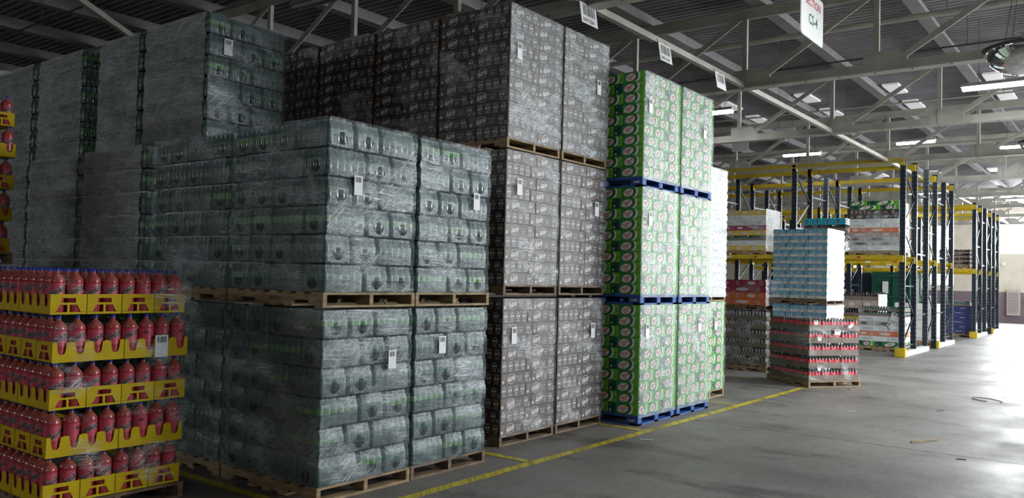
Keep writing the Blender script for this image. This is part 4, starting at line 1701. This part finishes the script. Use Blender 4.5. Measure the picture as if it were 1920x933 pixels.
film_object(F, RZ + .1, 3.3, [('x', -.01, 1.1, 1.3), ('y', 0, 1.08, 1.3)], 'cloudy wrap round the teal topped rack load', seed=103, m='film_t')
F = Frame(-8.22, 22.12)
wood_pallet(F, RZ, 1.2, 1.1, 'pallet under the many coloured load on near rack', 'wood', h=.12)
carton_load(F, RZ + .12, ['yellow', 'white', 'lime_pet', 'yellow', 'crimson', 'white', 'white', 'yellow'], .14, 1.18, 1.1, [(.4, .4, .3), (.3, .4, .4)], [(.3, .44, .44), (.44, .44, .3)],
            {'yellow': 'yellow soda carton', 'white': 'white soda carton', 'lime_pet': 'green bottle tray', 'crimson': 'crimson carton'}, 'many coloured rack load', group='many coloured rack load')
film_object(F, RZ + .1, 3.78, [('x', -.01, 1.1, 1.3)], 'aisle side wrap coloured daylight white round the many coloured rack load', m='film_w', seed=104, scallop=.13)
film_object(F, RZ + .1, 3.78, [('y', 0, 1.18, 1.3)], 'clear front white wrap round the many coloured rack load', m='film_t', seed=1104)
F = Frame(-7.62, 24.95)
wood_pallet(F, RZ, 1.2, 1.0, 'pallet under the deeper red and yellow rack load', 'wood', h=.12)
carton_load(F, RZ + .12, ['yellow', 'tan', 'yellow', 'crimson'], .16, 1.0, 1.0, [(.4, .4, .3), (.3, .4, .4)], [(.3, .44, .44), (.44, .44, .3)],
            {'yellow': 'yellow tray', 'tan': 'pinkish carton', 'crimson': 'crimson carton'}, 'deeper red and yellow rack load', group='deeper red and yellow rack load', left=True)

# loads on the floor under the racks
F = Frame(-4.98, 23.6)
wood_pallet(F, 0, 1.2, 1.1, 'floor pallet behind the yellow post guard', 'wood', h=.12)
carton_load(F, .12, ['ginger', 'white', 'orange', 'white', 'silver', 'white', 'lime_pet', 'lime_pet'], .135, 1.18, 1.0, [(.4, .4, .3), (.3, .4, .4)], [(.42, .74), (.74, .42)],
            {'ginger': 'green ginger ale carton', 'white': 'white soda carton', 'orange': 'orange soda carton', 'silver': 'greyish carton', 'lime_pet': 'green bottle tray'}, 'floor load under near rack', group='floor load under near rack')
film_object(F, .12, 1.2, [('x', -.01, 1.0, 1.3), ('y', 0, 1.18, 1.3)], 'crumpled wrap round the floor load under near rack', m='film_t', seed=105)
paper_label(F, -.28, .93, 'upper white label on floor load under near rack', .14, .22, tilt=-.3, face='y')
paper_label(F, -.34, .68, 'lower tilted white label on floor load under near rack', .14, .22, tilt=.7, face='y')
F = Frame(-6.0, 25.0)
wood_pallet(F, 0, 1.2, 1.1, 'floor pallet under the dark bottle trays', 'wood', h=.12)
carton_load(F, .12, ['yellow', 'dark', 'yellow', 'dark', 'tan', 'dark'], .24, 1.15, 1.0, [(.4, .4, .3), (.3, .4, .4)], [(.3, .44, .44), (.44, .44, .3)],
            {'yellow': 'yellow carton', 'dark': 'dark bottle tray', 'tan': 'tan carton'}, 'dark bottle load under near rack', group='dark bottle load under near rack')
film_object(F, .2, 1.5, [('x', -.01, 1.0, .99)], 'wrap coloured daylight white on the dark bottle load under near rack', m='film_w', seed=106)
F = Frame(-4.95, 27.45)
wood_pallet(F, 0, 1.2, 1.0, 'floor pallet between the near rack posts', 'wood', h=.12)
carton_load(F, .12, ['white'] * 8, .14, 1.15, 1.0, [(.4, .4, .3), (.3, .4, .4)], [(.42, .74), (.74, .42)], 'white wrapped carton', 'white load between near rack posts', group='white load between the posts')

F = Frame(-4.85, 33.3)
wood_pallet(F, 0, 1.1, 1.0, 'floor pallet under the blue wrapped load', 'wood', h=.12)
carton_load(F, .12, ['indigo'] * 6, .165, 1.05, 1.0, [(.4, .4, .3), (.3, .4, .4)], [(.42, .6), (.6, .42)], 'blue wrapped carton', 'blue load under far rack', group='blue wrapped load')
carton_load(Frame(-4.9, 33.35), 1.11, ['lime_pet'], .16, .9, .9, [(.4, .4, .3)] * 2, [(.42, .6)] * 2, 'green bottle tray', 'top of blue load', group='blue wrapped load')
F = Frame(-6.3, 33.3)
wood_pallet(F, 0, 1.1, 1.0, 'floor pallet beside the blue wrapped load', 'wood', h=.12)
carton_load(F, .12, ['dark', 'white', 'dark', 'dark', 'lime_pet', 'lime_pet'], .22, 1.05, 1.0, [(.4, .4, .3), (.3, .4, .4)], [(.42, .6), (.6, .42)],
            {'dark': 'dark bottle tray', 'white': 'white soda carton', 'lime_pet': 'green bottle tray'}, 'green topped load under far rack', group='green topped load')
F = Frame(-4.9, 33.2)
wood_pallet(F, 2.43, 1.1, 1.0, 'pallet under the dark crates on the far rack', 'wood', h=.1)
carton_load(F, 2.53, ['dark'] * 4, .15, 1.0, 1.0, [(.4, .4, .3), (.3, .4, .4)], [(.42, .6), (.6, .42)], 'dark crate', 'far rack shelf', group='dark crates on the far rack', cat='crate', cname='crate')

# green steel container behind the near rack
r = bpy.data.objects.new('steel_container', None)
COL.objects.link(r)
r.location = (-6.35, 29.6, 0)
MB().cbox((-.95, 0, 0), (.25, 1.4, 2.22), 'binGreen', .02).build('container_body', r)
b = MB()
for z in (.7, 1.35, 2.05):
    b.box((-.97, -.05, z), (.27, 0, z + .08), 'binGreen')
for x in (-.95, -.30, .19):
    b.box((x, -.04, .02), (x + .06, 0, 2.2), 'binGreen')
b.build('rib_frame', r)
b = MB().box((-.60, -.06, 1.50), (-.42, -.05, 1.9), 'paper')
b.build('notice', r)
tag(r, 'green steel container with white notice behind the near rack', 'container')
r = bpy.data.objects.new('steel_container', None)
COL.objects.link(r)
r.location = (-8.6, 30.4, 0)
M['navycon'] = mat('navy_steel_paint', (.02, .045, .10), .5, noise_amt=.2)
MB().cbox((-1.6, 0, 0), (1.1, 1.4, 2.2), 'navycon', .02).build('container_body', r)
MB().box((.2, -.02, 1.3), (.5, -.01, 1.6), 'paper').build('notice', r)
tag(r, 'dark blue steel container beside the green one behind the rack', 'container')

# wall cabinet and switches on the far wall
b = MB().cbox((-.30, -.22, 0), (.30, 0, 1.35), 'cabinet', .02)
r = b.build('wall_heater', None, (-5.35, FAR, .4))
b = MB()
for k in range(14):
    b.box((-.24, -.235, .12 + .08 * k), (.24, -.222, .15 + .08 * k), 'mauve')
b.build('grille', r)
tag(r, 'beige grilled heater cabinet on the mauve far wall', 'heater')
b = MB().cbox((-.09, -.14, 0), (.09, 0, .26), 'cabinet', .01)
b.tube([(0, -.07, 0), (0, -.07, -.7)], .015, 'cabinet', 6)
r = b.build('switch_box', None, (-4.75, FAR, 1.0))
tag(r, 'small grey electrical box on far wall beside the heater', 'electrical box')
b = MB().cbox((-.07, -.2, 0), (.07, 0, .14), 'white', .02)
r = b.build('security_camera', None, (-5.8, FAR, 3.0))
tag(r, 'small white camera on the cream far wall', 'camera')

# ------------------------------------------------------------------ litter on the floor


def stick(p, q, wd, h, m, name, label, cat='debris'):
    p, q = Vector((*p, h / 2 + .0015)), Vector((*q, h / 2 + .0015))
    c = (p + q) / 2
    b = MB().bar(p - c, q - c, wd, h, m)
    o = b.build(name, None, c)
    tag(o, label, cat)


stick((-2.04, 10.02), (-1.86, 10.42), .03, .014, 'wood', 'wood_splinter', 'long pale wood splinter lying in the middle of the aisle')
stick((-2.29, 12.85), (-2.24, 12.99), .02, .006, 'black', 'plastic_scrap', 'small dark scrap on the aisle floor toward the rack')
stick((-3.22, 11.84), (-3.13, 11.90), .03, .006, 'offwhite', 'paper_scrap', 'tiny white paper scrap on the aisle in front of the red pallet')
stick((-3.86, 14.30), (-3.70, 14.48), .05, .01, 'wood', 'wood_scrap', 'broken board piece beside the red pallet corner')
stick((-3.95, 14.1), (-3.87, 14.18), .03, .01, 'wood', 'wood_scrap', 'small wood chip nearest the front of the red pallet')
stick((-1.50, 9.42), (-1.42, 9.45), .03, .005, 'black', 'rubber_scrap', 'small black scrap near the floor joint')
stick((-4.33, 8.0), (-4.2, 8.06), .02, .004, 'white', 'film_scrap', 'small strip of white film beside the yellow line')
pts = []
for i in range(15):
    a = R(-60 + 300 * i / 14)
    pts.append((-1.92 + .34 * math.cos(a) * .55 - .2 * math.sin(a) * .6, 14.72 + .34 * math.sin(a) * .7, .006))
b = MB().tube([(p[0] + 1.92, p[1] - 14.72, p[2]) for p in pts], .005, 'dark_pipe', 6)
o = b.build('strap_loop', None, (-1.92, 14.72, 0))
tag(o, 'thin dark strapping loop lying on the bright aisle floor', 'strap')
